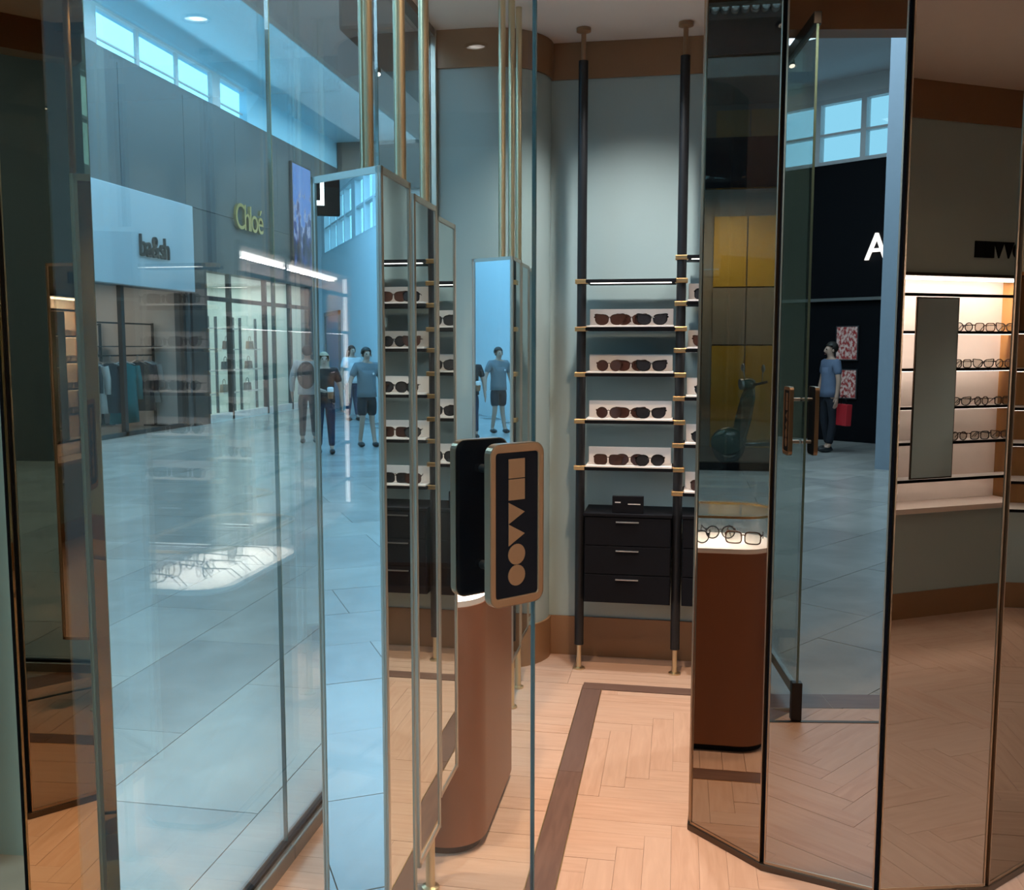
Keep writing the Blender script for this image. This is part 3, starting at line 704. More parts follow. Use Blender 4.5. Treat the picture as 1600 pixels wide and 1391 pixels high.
# ---- west facade (opposite the shopfront)
ww = MB()
def wb(y0, y1, z0, z1): ww.box(FA - 0.3, y0, z0, FA, y1, z1)
wb(4.6, 12.3, -0.05, 4.35); wb(18.02, 18.1, -0.05, 4.35); wb(12.3, 18.02, 2.66, 4.35); wb(18.1, 18.75, 3.15, 4.35); wb(18.75, 24.6, 3.15, 4.35)
wb(24.6, 27, -0.05, 4.35); wb(1.55, 27, 6.45, 6.58); wb(1.55, 4.6, 5.35, 6.45)
wall_west = struct(ww.build('wall_west', M['mall_wall']))
yy = 4.6
while yy < 26.9:
    y1 = min(yy + 2.24, 27)
    MB().box(FA - 0.28, yy + 0.006, 4.355, FA + 0.012, y1 - 0.006, 6.45).build('wall_panel', M['mall_wall'], wall_west, bevel=0.004); yy = y1
# clerestory windows with mullions
cw = MB().box(FA - 0.16, 1.6, 6.58, FA - 0.08, 21, 6.62).box(FA - 0.16, 1.6, 7.25, FA - 0.08, 21, 7.3).build('window_4', M['window_frame']); struct(cw)
yy = 1.6; k = 0
while yy < 20.8:
    wdt = 0.36 if k % 3 == 0 else 0.10
    dp = 0.10 if k % 3 == 0 else 0.05
    MB().box(FA - 0.16, yy, 6.62, FA - 0.16 + dp, yy + wdt, 7.25).build('mullion', M['window_frame'], cw)
    y1 = min(yy + wdt + 1.3, 21)
    MB().box(FA - 0.145, yy + wdt + 0.002, 6.62, FA - 0.14, y1 - 0.002, 7.25).build('pane', M['case_glass'], cw)
    MB().box(FA - 0.15, yy + wdt, 6.735, FA - 0.12, y1, 6.765).build('transom', M['window_frame'], cw)
    yy = y1; k += 1
# ceilings
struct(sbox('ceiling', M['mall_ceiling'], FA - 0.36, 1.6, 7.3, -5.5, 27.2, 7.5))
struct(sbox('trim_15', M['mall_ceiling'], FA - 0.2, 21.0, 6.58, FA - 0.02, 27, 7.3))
struct(sbox('ceiling', M['mall_soffit'], -5.5, -10.2, 6.0, 4.6, 27.2, 6.15))
struct(sbox('ceiling', M['mall_soffit'], FA, -10.2, 6.0, -5.5, 1.6, 6.15))
struct(sbox('trim_7', M['mall_white'], -5.6, 1.6, 6.0, -5.5, 27.2, 7.3))
struct(sbox('trim_8', M['mall_white'], FA, 1.5, 6.0, -5.5, 1.6, 7.3))
# other mall walls
struct(sbox('wall_north', M['mall_white'], FA, 27, -0.05, -1.2, 27.2, 6.0))
struct(sbox('trim_9', M['mall_dark'], FA, 26.8, 6.0, -1.2, 27.2, 7.3))
struct(sbox('wall_east', M['mall_white'], GA - 0.1, 5.06, -0.05, GA, 27, 6.0))
struct(sbox('wall_east_upper', M['mall_white'], GA - 0.1, 2.4, CEIL + 0.15, GA, 5.06, 6.0))
ud = MB().box(-1.5, -0.06, 3.5, 1.5, 0.06, 6.0, Matrix.Translation((-0.33, 1.43, 0)) @ Matrix.Rotation(R(-45), 4, 'Z')); struct(ud.build('wall_entrance', M['mall_white']))
struct(sbox('wall_front_upper', M['mall_white'], 0.6, -0.02, -0.05, 4.5, 0.02, 6.0))
struct(sbox('wall_south_east', M['mall_white'], 4.45, -10.2, -0.05, 4.6, 0, 6.0))
ws = struct(sbox('wall_south', M['night'], FA, -10.3, -0.05, 4.6, -10.0, 4.62))
struct(sbox('trim_10', M['mall_white'], FA, -10.3, 5.72, 4.6, -10.1, 6.0))
w5 = struct(MB().box(FA, -10.25, 4.62, 4.6, -10.1, 4.70).box(FA, -10.25, 5.12, 4.6, -10.12, 5.16).box(FA, -10.25, 5.64, 4.6, -10.1, 5.72).build('window_5', M['window_frame']))
x = -8.85
k = 0
while x < 4.5:
    wd = 0.5 if k % 4 == 0 else 0.09
    MB().box(x, -10.25, 4.70, x + wd, -10.1, 5.64).build('mullion', M['window_frame'], w5)
    MB().box(x + wd, -10.20, 4.70, x + wd + 0.72, -10.19, 5.64).build('pane', M['case_glass'], w5)
    x += wd + 0.72; k += 1
struct(sbox('wall_west_south', M['mall_wall'], FA - 0.3, -10.2, -0.05, FA, -2.2, 6.0))
# side passage opposite the entrance
struct(sbox('wall_passage_north', M['mall_white'], -26, 1.55, -0.05, FA - 0.3, 1.7, 6.2))
struct(sbox('wall_passage_end', M['mall_white'], -26.2, -2.3, -0.05, -26, 1.7, 6.2))
struct(sbox('ceiling', M['mall_white'], -26, -2.4, 6.2, FA, 1.7, 6.35))
wps = MB().box(-26, -2.4, -0.05, FA - 0.3, -2.2, 4.05).box(-26, -2.4, 5.45, FA - 0.3, -2.2, 6.2)
struct(wps.build('wall_passage_south', M['mall_white']))
w6 = struct(MB().box(-26, -2.36, 4.05, FA - 0.3, -2.22, 4.12).box(-26, -2.36, 4.74, FA - 0.3, -2.24, 4.79).box(-26, -2.36, 5.38, FA - 0.3, -2.22, 5.45).build('window_6', M['window_frame']))
x = -26; k = 0
while x < FA - 0.5:
    wd = 0.45 if k % 4 == 0 else 0.08
    MB().box(x, -2.36, 4.12, x + wd, -2.22, 5.38).build('mullion', M['window_frame'], w6)
    MB().box(x + wd, -2.30, 4.12, min(x + wd + 0.9, FA - 0.31), -2.29, 5.38).build('pane', M['case_glass'], w6)
    x += wd + 0.9; k += 1
for (x0, x1, lab) in ((-25.4, -23.2, 'grey blue shop entrance farthest down the side passage'),):
    t = thing('shop_entrance', lab, 'shop entrance', ((x0 + x1) / 2, -2.2, 0)); hw = (x1 - x0) / 2
    MB().box(-hw, 0.001, 0.0, -hw + 0.1, 0.06, 2.5).box(hw - 0.1, 0.001, 0, hw, 0.06, 2.5).box(-hw, 0.001, 2.4, hw, 0.06, 2.5).build('frame', M['rail'], t)
    MB().box(-hw + 0.1, 0.001, 0.0, hw - 0.1, 0.02, 2.4).build('pane', M['blue_pillar'], t)

# ---- signs made of separate letters
def letter_sign(name, txt, size, depth, loc, rz, mat, label, sx=1.0, spacing=1.0, kind='sign'):
    t = thing(name, label, kind, loc, rz); t.scale = (sx, 1, 1)
    ms, w = text_meshes(txt, size, depth, spacing)
    nm = {'&': 'ampersand'}
    for ch, me, x in ms:
        o = link('letter', me, t); me.materials.clear(); me.materials.append(mat); o.location = (x, 0, 0)
    return t
# pale fascia with the first shop name
fs = struct(sbox('trim_11', M['fascia'], FA + 0.001, 12.2, 2.66, FA + 0.14, 18.06, 4.33, bevel=0.01))
letter_sign('letter_sign', 'ba&sh', 0.56, 0.04, (FA + 0.165, 16.06, 3.20), R(90), M['black_metal'], 'black lower case lettering on the pale blue shop fascia', sx=0.82, spacing=0.35)
letter_sign('letter_sign', 'Chlo\u00e9', 0.80, 0.06, (FA + 0.06, 20.08, 4.16), R(90), M['gold'], 'polished gold lettering on the upper grey facade', sx=0.86, spacing=0.25)
# shop interior left: warm grey box with clothes
def shop_box(n, y0, y1, deep, h, mats, fl):
    struct(MB().box(FA - deep - 0.1, y0, -0.05, FA - deep, y1, h + 0.1).build('wall_shop_%d' % n, mats[0]))
    struct(MB().box(FA - deep, y0 - 0.1, -0.05, FA - 0.3, y0, h + 0.1).box(FA - deep, y1, -0.05, FA - 0.3, y1 + 0.1, h + 0.1).build('wall_shop_side_%d' % n, mats[1]))
    struct(MB().box(FA - deep, y0, h, FA - 0.3, y1, h + 0.1).build('ceiling', mats[2]))
    struct(MB().box(FA - deep, y0, -0.05, FA - 0.0, y1, 0.004).build('floor', fl))
shop_box(1, 12.3, 18.02, 4.0, 2.9, (M['shop_back'], M['shop_back'], M['mall_white']), M['taupe'])
lamp('AREA', 'shop_light_1', (FA - 1.8, 15.3, 2.85), (0, 0, 0), 55, (1, 0.86, 0.76), 2.5, 4.5)
f1 = thing('shopfront_glazing', 'slim black frame of the clothes shop window below the pale fascia', 'shopfront', (FA - 0.1, 15.2, 0))
for y in (-2.88, -0.4, 0.55, 2.72): MB().box(-0.04, y, 0, 0.04, y + 0.10, 2.66).build('mullion', M['dark_frame'], f1)
MB().box(-0.04, -2.9, 0.001, 0.04, 2.8, 0.08).build('sill', M['dark_frame'], f1)
def clothes_rack(loc, ln, label):
    t = thing('clothes_rack', label, 'clothes rack', loc, R(90))
    for sx in (-1, 1):
        MB().box(sx * ln / 2 - 0.02, -0.02, 0, sx * ln / 2 + 0.02, 0.02, 2.05).build('upright', M['black_metal'], t)
        MB().box(sx * ln / 2 - 0.02, -0.25, 0.0, sx * ln / 2 + 0.02, 0.25, 0.03).build('foot', M['black_metal'], t)
    MB().box(-ln / 2, -0.015, 2.01, ln / 2, 0.015, 2.04).build('top_bar', M['black_metal'], t)
    MB().box(-ln / 2, -0.2, 1.58, ln / 2, 0.2, 1.60).build('shelf', M['black_metal'], t)
    MB().cyl((-ln / 2, 0, 1.42), (ln / 2, 0, 1.42), 0.014).build('hanging_rail', M['black_metal'], t)
    return t
clothes_rack((FA - 0.75, 16.65, 0.005), 2.6, 'black open clothes rack standing in the clothes shop window')
def garment(loc, w, h, colr, label, rz=0):
    t = thing('hanging_garment', label, 'garment', loc, rz, 'garments on the rack')
    m_ = pbr('cloth_' + label[:12], colr, 0.9, var=0.15, scale=8)
    b = MB(); n = 9; rows = [(0.0, 0.30, 0.06), (-0.07, 0.95, 0.10), (-0.3, 0.86, 0.13), (-0.62, 0.92, 0.15), (-1.0, 1.0, 0.17)]
    ringl = []
    for (zz, ww_, dd) in rows:
        ring_ = []
        for k in range(20):
            an = 2 * PI * k / 20; fold = 1 + 0.10 * math.sin(an * 5) * (-zz)
            ring_.append(b.bm.verts.new((w / 2 * ww_ * math.cos(an) * fold, dd / 2 * math.sin(an) * fold, zz * h)))
        ringl.append(ring_)
    for r0, r1 in zip(ringl[:-1], ringl[1:]):
        for k in range(20): b.bm.faces.new((r0[k], r0[(k + 1) % 20], r1[(k + 1) % 20], r1[k]))
    b.bm.faces.new(ringl[0]); b.bm.faces.new(list(reversed(ringl[-1])))
    b.build('cloth', m_, t, smooth=True)
    for s in (-1, 1):
        MB().tube([(s * w * 0.44, 0, -0.06 * h), (s * w * 0.55, 0.01, -0.3 * h), (s * w * 0.56, 0.0, -0.62 * h)], [0.07, 0.06, 0.05], 8).build('sleeve', m_, t, smooth=True)
    MB().tube([(-w * 0.4, 0, -0.03), (0, 0, 0.04), (w * 0.4, 0, -0.03)], 0.008, 6).tube([(0, 0, 0.04), (0, 0, 0.1), (0.02, 0, 0.125), (0, 0, 0.14)], 0.005, 6).build('hanger', M['screw'], t)
gz = 1.29
for (y, w, h, c, lab, rz) in ((15.35, 0.42, 0.85, (0.02, 0.02, 0.025), 'black garment on the rack nearest the bronze column', 20), (15.62, 0.40, 0.9, (0.55, 0.53, 0.50), 'white garment hanging between the dark clothes', 15),
                              (15.85, 0.44, 0.9, (0.02, 0.022, 0.03), 'dark jacket hanging left of the teal coat', 10), (16.3, 0.72, 1.12, (0.015, 0.16, 0.18), 'large teal coat hanging in the clothes shop window', 78),
                              (16.78, 0.42, 0.8, (0.018, 0.018, 0.022), 'dark top hanging right of the teal coat', 10), (17.0, 0.40, 0.75, (0.08, 0.07, 0.07), 'brown grey top right of the dark top on the rack', 12), (17.22, 0.42, 0.95, (0.02, 0.02, 0.03), 'long dark dress near the right end of the rack', 25), (17.45, 0.40, 0.8, (0.30, 0.28, 0.27), 'pale grey top at the right end of the rack', 20)):
    garment((FA - 0.75 + (0.16 if 'teal' in lab else 0), y + 0.32, gz), w, h, c, lab, R(rz))
clothes_rack((FA - 1.9, 17.35, 0.005), 1.2, 'second black clothes rack deeper in the clothes shop')
for j, (c, lab) in enumerate((((0.012, 0.012, 0.016), 'black coat at the left of the second rack'), ((0.03, 0.028, 0.035), 'charcoal coat in the middle of the second rack'), ((0.015, 0.02, 0.03), 'navy coat at the right of the second rack'))):
    garment((FA - 1.9, 17.0 + j * 0.33, gz), 0.5, 0.95, c, lab, R(35))
# dark corner post and second shop
struct(sbox('trim_12', M['dark_frame'], FA - 0.3, 18.1, -0.05, FA + 0.05, 18.72, 3.15))
shop_box(2, 18.75, 24.6, 4.0, 3.2, (M['mint'], M['mint'], M['mall_white']), M['mint'])
lamp('AREA', 'shop_light_2', (FA - 1.8, 21.7, 3.15), (0, 0, 0), 130, (0.95, 0.97, 0.92), 2.5, 5)
f2 = thing('shopfront_glazing', 'dark framed glazing of the shop under the gold letters', 'shopfront', (FA - 0.1, 21.7, 0))
for y in (-2.95, -1.75, 0.1, 1.6, 2.8): MB().box(-0.05, y, 0, 0.05, y + 0.09, 3.15).build('mullion', M['dark_frame'], f2)
MB().box(-0.05, -2.95, 2.55, 0.05, 2.9, 2.64).build('transom', M['dark_frame'], f2)
MB().box(-0.05, -2.95, 0.001, 0.05, 2.9, 0.16).build('sill', M['tray'], f2)
for y0, y1 in ((-2.86, -1.75), (-1.66, 0.1), (0.19, 1.6), (1.69, 2.8)): MB().box(-0.006, y0, 0.16, 0.006, y1, 2.55).build('pane', M['glass'], f2)
gd = thing('gold_display_door', 'gold panelled door with long pulls inside the shop under the gold letters', 'door', (FA - 0.9, 19.6, 0.005))
MB().box(-0.04, -0.45, 0, 0.04, 0.45, 2.3).build('leaf', M['mustard'], gd); 
for y in (-0.1, 0.1): MB().cyl((0.06, y, 0.85), (0.06, y, 1.5), 0.018).build('pull', M['gold'], gd)
for i, y in enumerate((20.9, 22.2, 23.5)):
    t = thing('display_stand', 'pale shelf stand number %s from the gold door in the glazed shop' % ['one', 'two', 'three'][i], 'display stand', (FA - 1.3, y, 0.005), 0, 'shelf stands in the glazed shop')
    for s in (-1, 1): MB().box(-0.03, s * 0.45 - 0.02, 0, 0.03, s * 0.45 + 0.02, 2.3).build('upright', M['dark_frame'], t)
    for z in (0.45, 1.0, 1.5, 2.0): MB().box(-0.16, -0.45, z, 0.16, 0.45, z + 0.03).build('shelf', M['tray'], t)
    for j, z in enumerate((0.48, 1.03, 1.53)):
        hb = thing('handbag', '%s handbag on the %s shelf of pale stand %s' % (['brown', 'tan', 'dark'][(i + j) % 3], ['bottom', 'second', 'third'][j], ['one', 'two', 'three'][i]), 'handbag', (FA - 1.3, y + 0.1 * (j - 1), z), R(90), 'handbags in the glazed shop')
        bm_ = pbr('bag_leather_%d' % ((i + j) % 3), [(0.16, 0.07, 0.03), (0.36, 0.22, 0.12), (0.03, 0.025, 0.025)][(i + j) % 3], 0.4)
        MB().poly([(-0.16, 0), (0.16, 0), (0.13, 0.2), (-0.13, 0.2)], -0.05, 0.05, RX).build('body', bm_, hb, bevel=0.015)
        MB().tube([(-0.08, 0, 0.2), (-0.06, 0, 0.29), (0, 0, 0.32), (0.06, 0, 0.29), (0.08, 0, 0.2)], 0.009, 6).build('handle', bm_, hb, smooth=True)
# LED screen at the end of the facade
def screen_mat():
    m, n, l = newmat('screen_picture'); b = n['Principled BSDF']; b.inputs['Base Color'].default_value = (0, 0, 0, 1)
    tc = n.new('ShaderNodeTexCoord'); mp = n.new('ShaderNodeMapping'); l.new(tc.outputs['Generated'], mp.inputs[0]); mp.inputs['Scale'].default_value = (1, 2.2, 3.2)
    nz = n.new('ShaderNodeTexNoise'); nz.inputs['Scale'].default_value = 2.3; nz.inputs['Detail'].default_value = 5; l.new(mp.outputs[0], nz.inputs['Vector'])
    sx = n.new('ShaderNodeSeparateXYZ'); l.new(tc.outputs['Generated'], sx.inputs[0])
    ad = n.new('ShaderNodeMath'); ad.operation = 'MULTIPLY_ADD'; ad.inputs[1].default_value = 0.55; l.new(sx.outputs['Z'], ad.inputs[0]); l.new(nz.outputs['Fac'], ad.inputs[2])
    rp = n.new('ShaderNodeValToRGB'); e = rp.color_ramp.elements; e[0].position = 0.55; e[0].color = (0.015, 0.02, 0.07, 1); e[1].position = 1.0; e[1].color = (0.16, 0.36, 0.95, 1)
    e2 = e.new(0.74); e2.color = (0.05, 0.10, 0.40, 1); e3 = e.new(0.80); e3.color = (0.45, 0.55, 0.85, 1); e4 = e.new(0.84); e4.color = (0.12, 0.30, 0.9, 1)
    l.new(ad.outputs[0], rp.inputs[0]); l.new(rp.outputs[0], b.inputs['Emission Color']); b.inputs['Emission Strength'].default_value = 0.8
    return m
sc_ = thing('led_screen', 'tall blue advertising screen at the far end of the grey facade', 'screen', (FA + 0.02, 23.85, 3.4))
MB().box(0.0, -0.62, 0, 0.08, 0.62, 2.75).build('cabinet', M['dark_frame'], sc_); MB().box(0.08, -0.59, 0.04, 0.085, 0.59, 2.71).build('display', screen_mat(), sc_)
# ---- mustard shop with the scooter
struct(MB().box(FA - 3.1, 1.7, -0.05, FA - 3.0, 4.6, 5.4).build('wall_shop_3', M['taupe']))
struct(MB().box(FA - 3, 1.7, 5.3, FA - 0.3, 4.6, 5.4).build('ceiling', M['mall_dark']))
struct(MB().box(FA - 3, 4.5, -0.05, FA - 0.3, 4.6, 5.4).build('wall_shop_side_3', M['taupe']))
struct(MB().box(FA - 3, 1.7, -0.05, FA, 4.6, 0.004).build('floor', M['mall_dark']))
mp_ = thing('panel_wall', 'mustard yellow panel wall inside the dark fronted shop', 'panel wall', (FA - 2.99, 2.2, 0.005))
for i in range(2):
    for z0, z1 in ((0.0, 1.6), (1.62, 2.5), (2.52, 3.6), (4.1, 5.2)): MB().box(0, -0.5 + i * 0.52, z0, 0.05, i * 0.52, z1).build('panel', M['mustard'] if not (z0 == 1.62) else M['taupe'], mp_, bevel=0.004)
fy = MB().box(FA - 0.1, 1.6, 0, FA + 0.02, 1.78, 5.35).box(FA - 0.1, 4.42, 0, FA + 0.02, 4.6, 5.35).box(FA - 0.1, 1.6, 3.58, FA + 0.02, 4.6, 4.2).box(FA - 0.1, 1.6, 5.2, FA + 0.02, 4.6, 5.62).box(FA - 0.1, 1.6, 0.004, FA + 0.02, 4.6, 0.1)
f3 = thing('shopfront_glazing', 'black shopfront frame with high transom in front of the mustard wall', 'shopfront', (0, 0, 0)); fy.build('frame', M['night'], f3)
MB().box(FA - 0.05, 1.78, 0.1, FA - 0.04, 4.42, 3.58).build('pane', M['glass'], f3); MB().box(FA - 0.05, 1.78, 4.2, FA - 0.04, 4.42, 5.2).build('pane', M['glass'], f3)
lamp('AREA', 'shop_light_3', (FA - 1.9, 2.7, 3.5), (0, R(20), 0), 30, (1, 0.80, 0.55), 0.8, 1.2)
bl = thing('bulb_strip', 'row of round bulbs under the cornice of the dark fronted shop', 'bulb strip', (FA + 0.1, 2.5, 5.69))
MB().box(-0.10, -0.8, 0.06, 0.12, 0.8, 0.14).build('housing', M['screw'], bl)
bulb = MB().sphere((0, 0, 0), 0.052, 12).mesh('bulb', M['screw'], True)
for i in range(13):
    for j in range(2):
        o = link('bulb', bulb, bl); o.location = (0.0 + j * 0.09, -0.72 + i * 0.12, 0.015)
# scooter
def scooter(loc, rz):
    t = thing('motor_scooter', 'dark green motor scooter parked in front of the mustard wall', 'scooter', loc, rz)
    g = pbr('racing_green', (0.008, 0.05, 0.03), 0.25, coat=0.5)
    for x in (0.62, -0.62):
        MB().tube([(x + 0.2 * math.cos(2 * PI * k / 20), 0, 0.235 + 0.2 * math.sin(2 * PI * k / 20)) for k in range(20)], 0.04, 8, True).build('tyre', M['black_frame'], t, smooth=True)
        MB().cyl((x, -0.035, 0.235), (x, 0.035, 0.235), 0.15, seg=20).build('wheel_rim', M['screw'], t)
    MB().sphere((0.62, 0, 0.30), 0.24, 16, (1.1, 0.45, 0.85)).build('front_mudguard', g, t, smooth=True)
    MB().poly([(-0.20, -0.2), (0.20, -0.2), (0.24, 0.1), (0.20, 0.42), (0.12, 0.52), (-0.12, 0.52), (-0.20, 0.42), (-0.24, 0.1)], -0.02, 0.02, Matrix.Translation((0.44, 0, 0.52)) @ Matrix.Rotation(R(-12), 4, 'Y') @ Matrix.Rotation(R(90), 4, 'Z') @ RX).build('leg_shield', g, t, bevel=0.015)
    MB().box(-0.2, -0.16, 0.24, 0.46, 0.16, 0.30).build('footboard', g, t, bevel=0.02)
    MB().sphere((-0.50, 0, 0.50), 0.36, 18, (1.15, 0.58, 0.72)).build('rear_body', g, t, smooth=True)
    MB().sphere((-0.42, 0, 0.78), 0.30, 16, (1.25, 0.48, 0.28)).build('saddle', M['black_frame'], t, smooth=True)
    MB().cyl((0.40, 0, 0.9), (0.30, 0, 1.06), 0.04).build('steering_column', g, t, auto=40)
    MB().sphere((0.36, 0, 1.08), 0.10, 14, (1.1, 1.0, 0.9)).build('headlamp_shell', g, t, smooth=True)
    MB().cyl((0.44, 0, 1.08), (0.475, 0, 1.075), 0.075, seg=20).build('headlamp', M['screw'], t)
    MB().tube([(0.25, -0.34, 1.12), (0.32, -0.15, 1.08), (0.32, 0.15, 1.08), (0.25, 0.34, 1.12)], 0.018, 8).build('handlebar', M['black_frame'], t, smooth=True)
    for s in (-1, 1):
        m_ = MB().tube([(0.28, s * 0.26, 1.11), (0.30, s * 0.32, 1.26)], 0.006, 6).sphere((0.30, s * 0.33, 1.30), 0.055, 10, (0.3, 1, 1)).build('rear_view_mirror', M['screw'], t, smooth=True)
    MB().tube([(-0.72, -0.12, 0.30), (-1.0, -0.13, 0.28)], 0.035, 8).build('exhaust', M['screw'], t, smooth=True)
scooter((FA - 0.95, 1.95, 0.006), R(70))

# ---- dark shop behind the camera, its letter, posters and the pillar
letter_sign('letter_sign', 'A', 0.62, 0.05, (-5.42, -9.97, 3.0), R(180), M['white_emit'], 'lit white letter A on the near black shopfront', sx=0.9)
def poster_mat():
    m, n, l = newmat('poster_print'); b = n['Principled BSDF']; tc = n.new('ShaderNodeTexCoord')
    nz = n.new('ShaderNodeTexNoise'); nz.inputs['Scale'].default_value = 9; nz.inputs['Detail'].default_value = 3; l.new(tc.outputs['Generated'], nz.inputs['Vector'])
    rp = n.new('ShaderNodeValToRGB'); e = rp.color_ramp.elements; e[0].position = 0.42; e[0].color = (0.35, 0.03, 0.03, 1); e[1].position = 0.58; e[1].color = (0.75, 0.55, 0.5, 1)
    l.new(nz.outputs['Fac'], rp.inputs[0]); l.new(rp.outputs[0], b.inputs['Base Color']); l.new(rp.outputs[0], b.inputs['Emission Color']); b.inputs['Emission Strength'].default_value = 0.15
    return m
pm_ = poster_mat()
for z0, z1, lab in ((1.36, 1.94, 'upper red and white lit poster in the near black shopfront'), (0.72, 1.22, 'lower red and white lit poster in the near black shopfront')):
    t = thing('lit_poster', lab, 'poster', (-6.05, -9.99, z0)); MB().box(-0.2, 0, 0, 0.2, 0.03, z1 - z0).build('frame', M['dark_frame'], t); MB().box(-0.18, 0.03, 0.02, 0.18, 0.034, z1 - z0 - 0.02).build('print', pm_, t)
struct(sbox('trim_13', M['blue_pillar'], -4.0, -7.5, -0.02, -3.4, -6.8, 6.0))
struct(sbox('trim_14', M['rail'], FA, -9.99, 2.35, 4.4, -9.9, 2.40))
# hanging blade sign in the mall
bs = thing('blade_sign', 'dark hanging box sign with a lit white letter L at the passage corner', 'sign', (-9.25, 0.46, 2.98), R(8))
MB().box(-0.05, -0.13, 0, 0.05, 0.15, 0.56).build('box', M['night'], bs, bevel=0.01)
MB().cyl((0, 0, 0.56), (0, 0, 3.02), 0.012).build('hanger_rod', M['night'], bs)
MB().box(0.051, 0.035, 0.10, 0.056, 0.075, 0.47).box(0.051, 0.075, 0.10, 0.056, 0.14, 0.15).build('letter', M['white_emit'], bs)
# mall ceiling spotlights
SPL = ['nearest to the glass shopfront', 'above the bronze column side', 'beyond the brass poles', 'far along the clerestory', 'nearest the far dark band', 'over the near black shop', 'beside the grey blue pillar', 'in the side passage']
for i, (x, y, z) in enumerate(((-4.65, 15.2, 6.0), (-4.2, 13.2, 6.0), (-3.6, 17.5, 6.0), (-7.0, 22.5, 7.3), (-6.4, 24.5, 7.3), (-6.3, -8.2, 6.0), (-5.9, -7.6, 6.0), (-14.5, -0.9, 6.2))):
    t = thing('ceiling_spotlight', 'small twin spotlight on the mall ceiling ' + SPL[i], 'spotlight', (x, y, z), R(20 * i), 'twin spotlights on the mall ceiling')
    for s in (-1, 1):
        MB().cyl((s * 0.11, 0, -0.05), (s * 0.11 + 0.02, -0.05, -0.16), 0.05, seg=14).build('lamp_head', M['mall_dark'], t)
        MB().cyl((s * 0.11 + 0.0195, -0.049, -0.158), (s * 0.11 + 0.0205, -0.052, -0.165), 0.044, seg=14).build('lamp_face', M['lamp_white'], t)
    MB().box(-0.16, -0.03, -0.05, 0.16, 0.03, 0).build('bracket', M['mall_dark'], t)
# ================================================================== PEOPLE IN THE MALL
def skin_obj(name, verts, edges, radii, mat, parent, sub=1, root=0):
    me = bpy.data.meshes.new(name); me.from_pydata([Vector(v) for v in verts], edges, []); me.materials.append(mat)
    o = bpy.data.objects.new(name, me); col.objects.link(o); o.parent = parent
    o.modifiers.new('skin', 'SKIN').use_smooth_shade = True
    sv = me.skin_vertices[0].data if me.skin_vertices else None
    if sv is None:
        bm = bmesh.new(); bm.from_mesh(me); bm.verts.layers.skin.verify(); bm.to_mesh(me); bm.free(); sv = me.skin_vertices[0].data
    for i, r in enumerate(radii):
        sv[i].radius = r if isinstance(r, tuple) else (r, r); sv[i].use_root = (i == root)
    s = o.modifiers.new('sub', 'SUBSURF'); s.levels = sub; s.render_levels = sub
    return o
class Sk:
    def __init__(s): s.v = []; s.e = []; s.r = []
    def add(s, p, r, par=None):
        s.v.append(p); s.r.append(r); i = len(s.v) - 1
        if par is not None: s.e.append((par, i))
        return i
    def chain(s, par, pts):
        for p, r in pts: par = s.add(p, r, par)
        return par
SKIN = {}
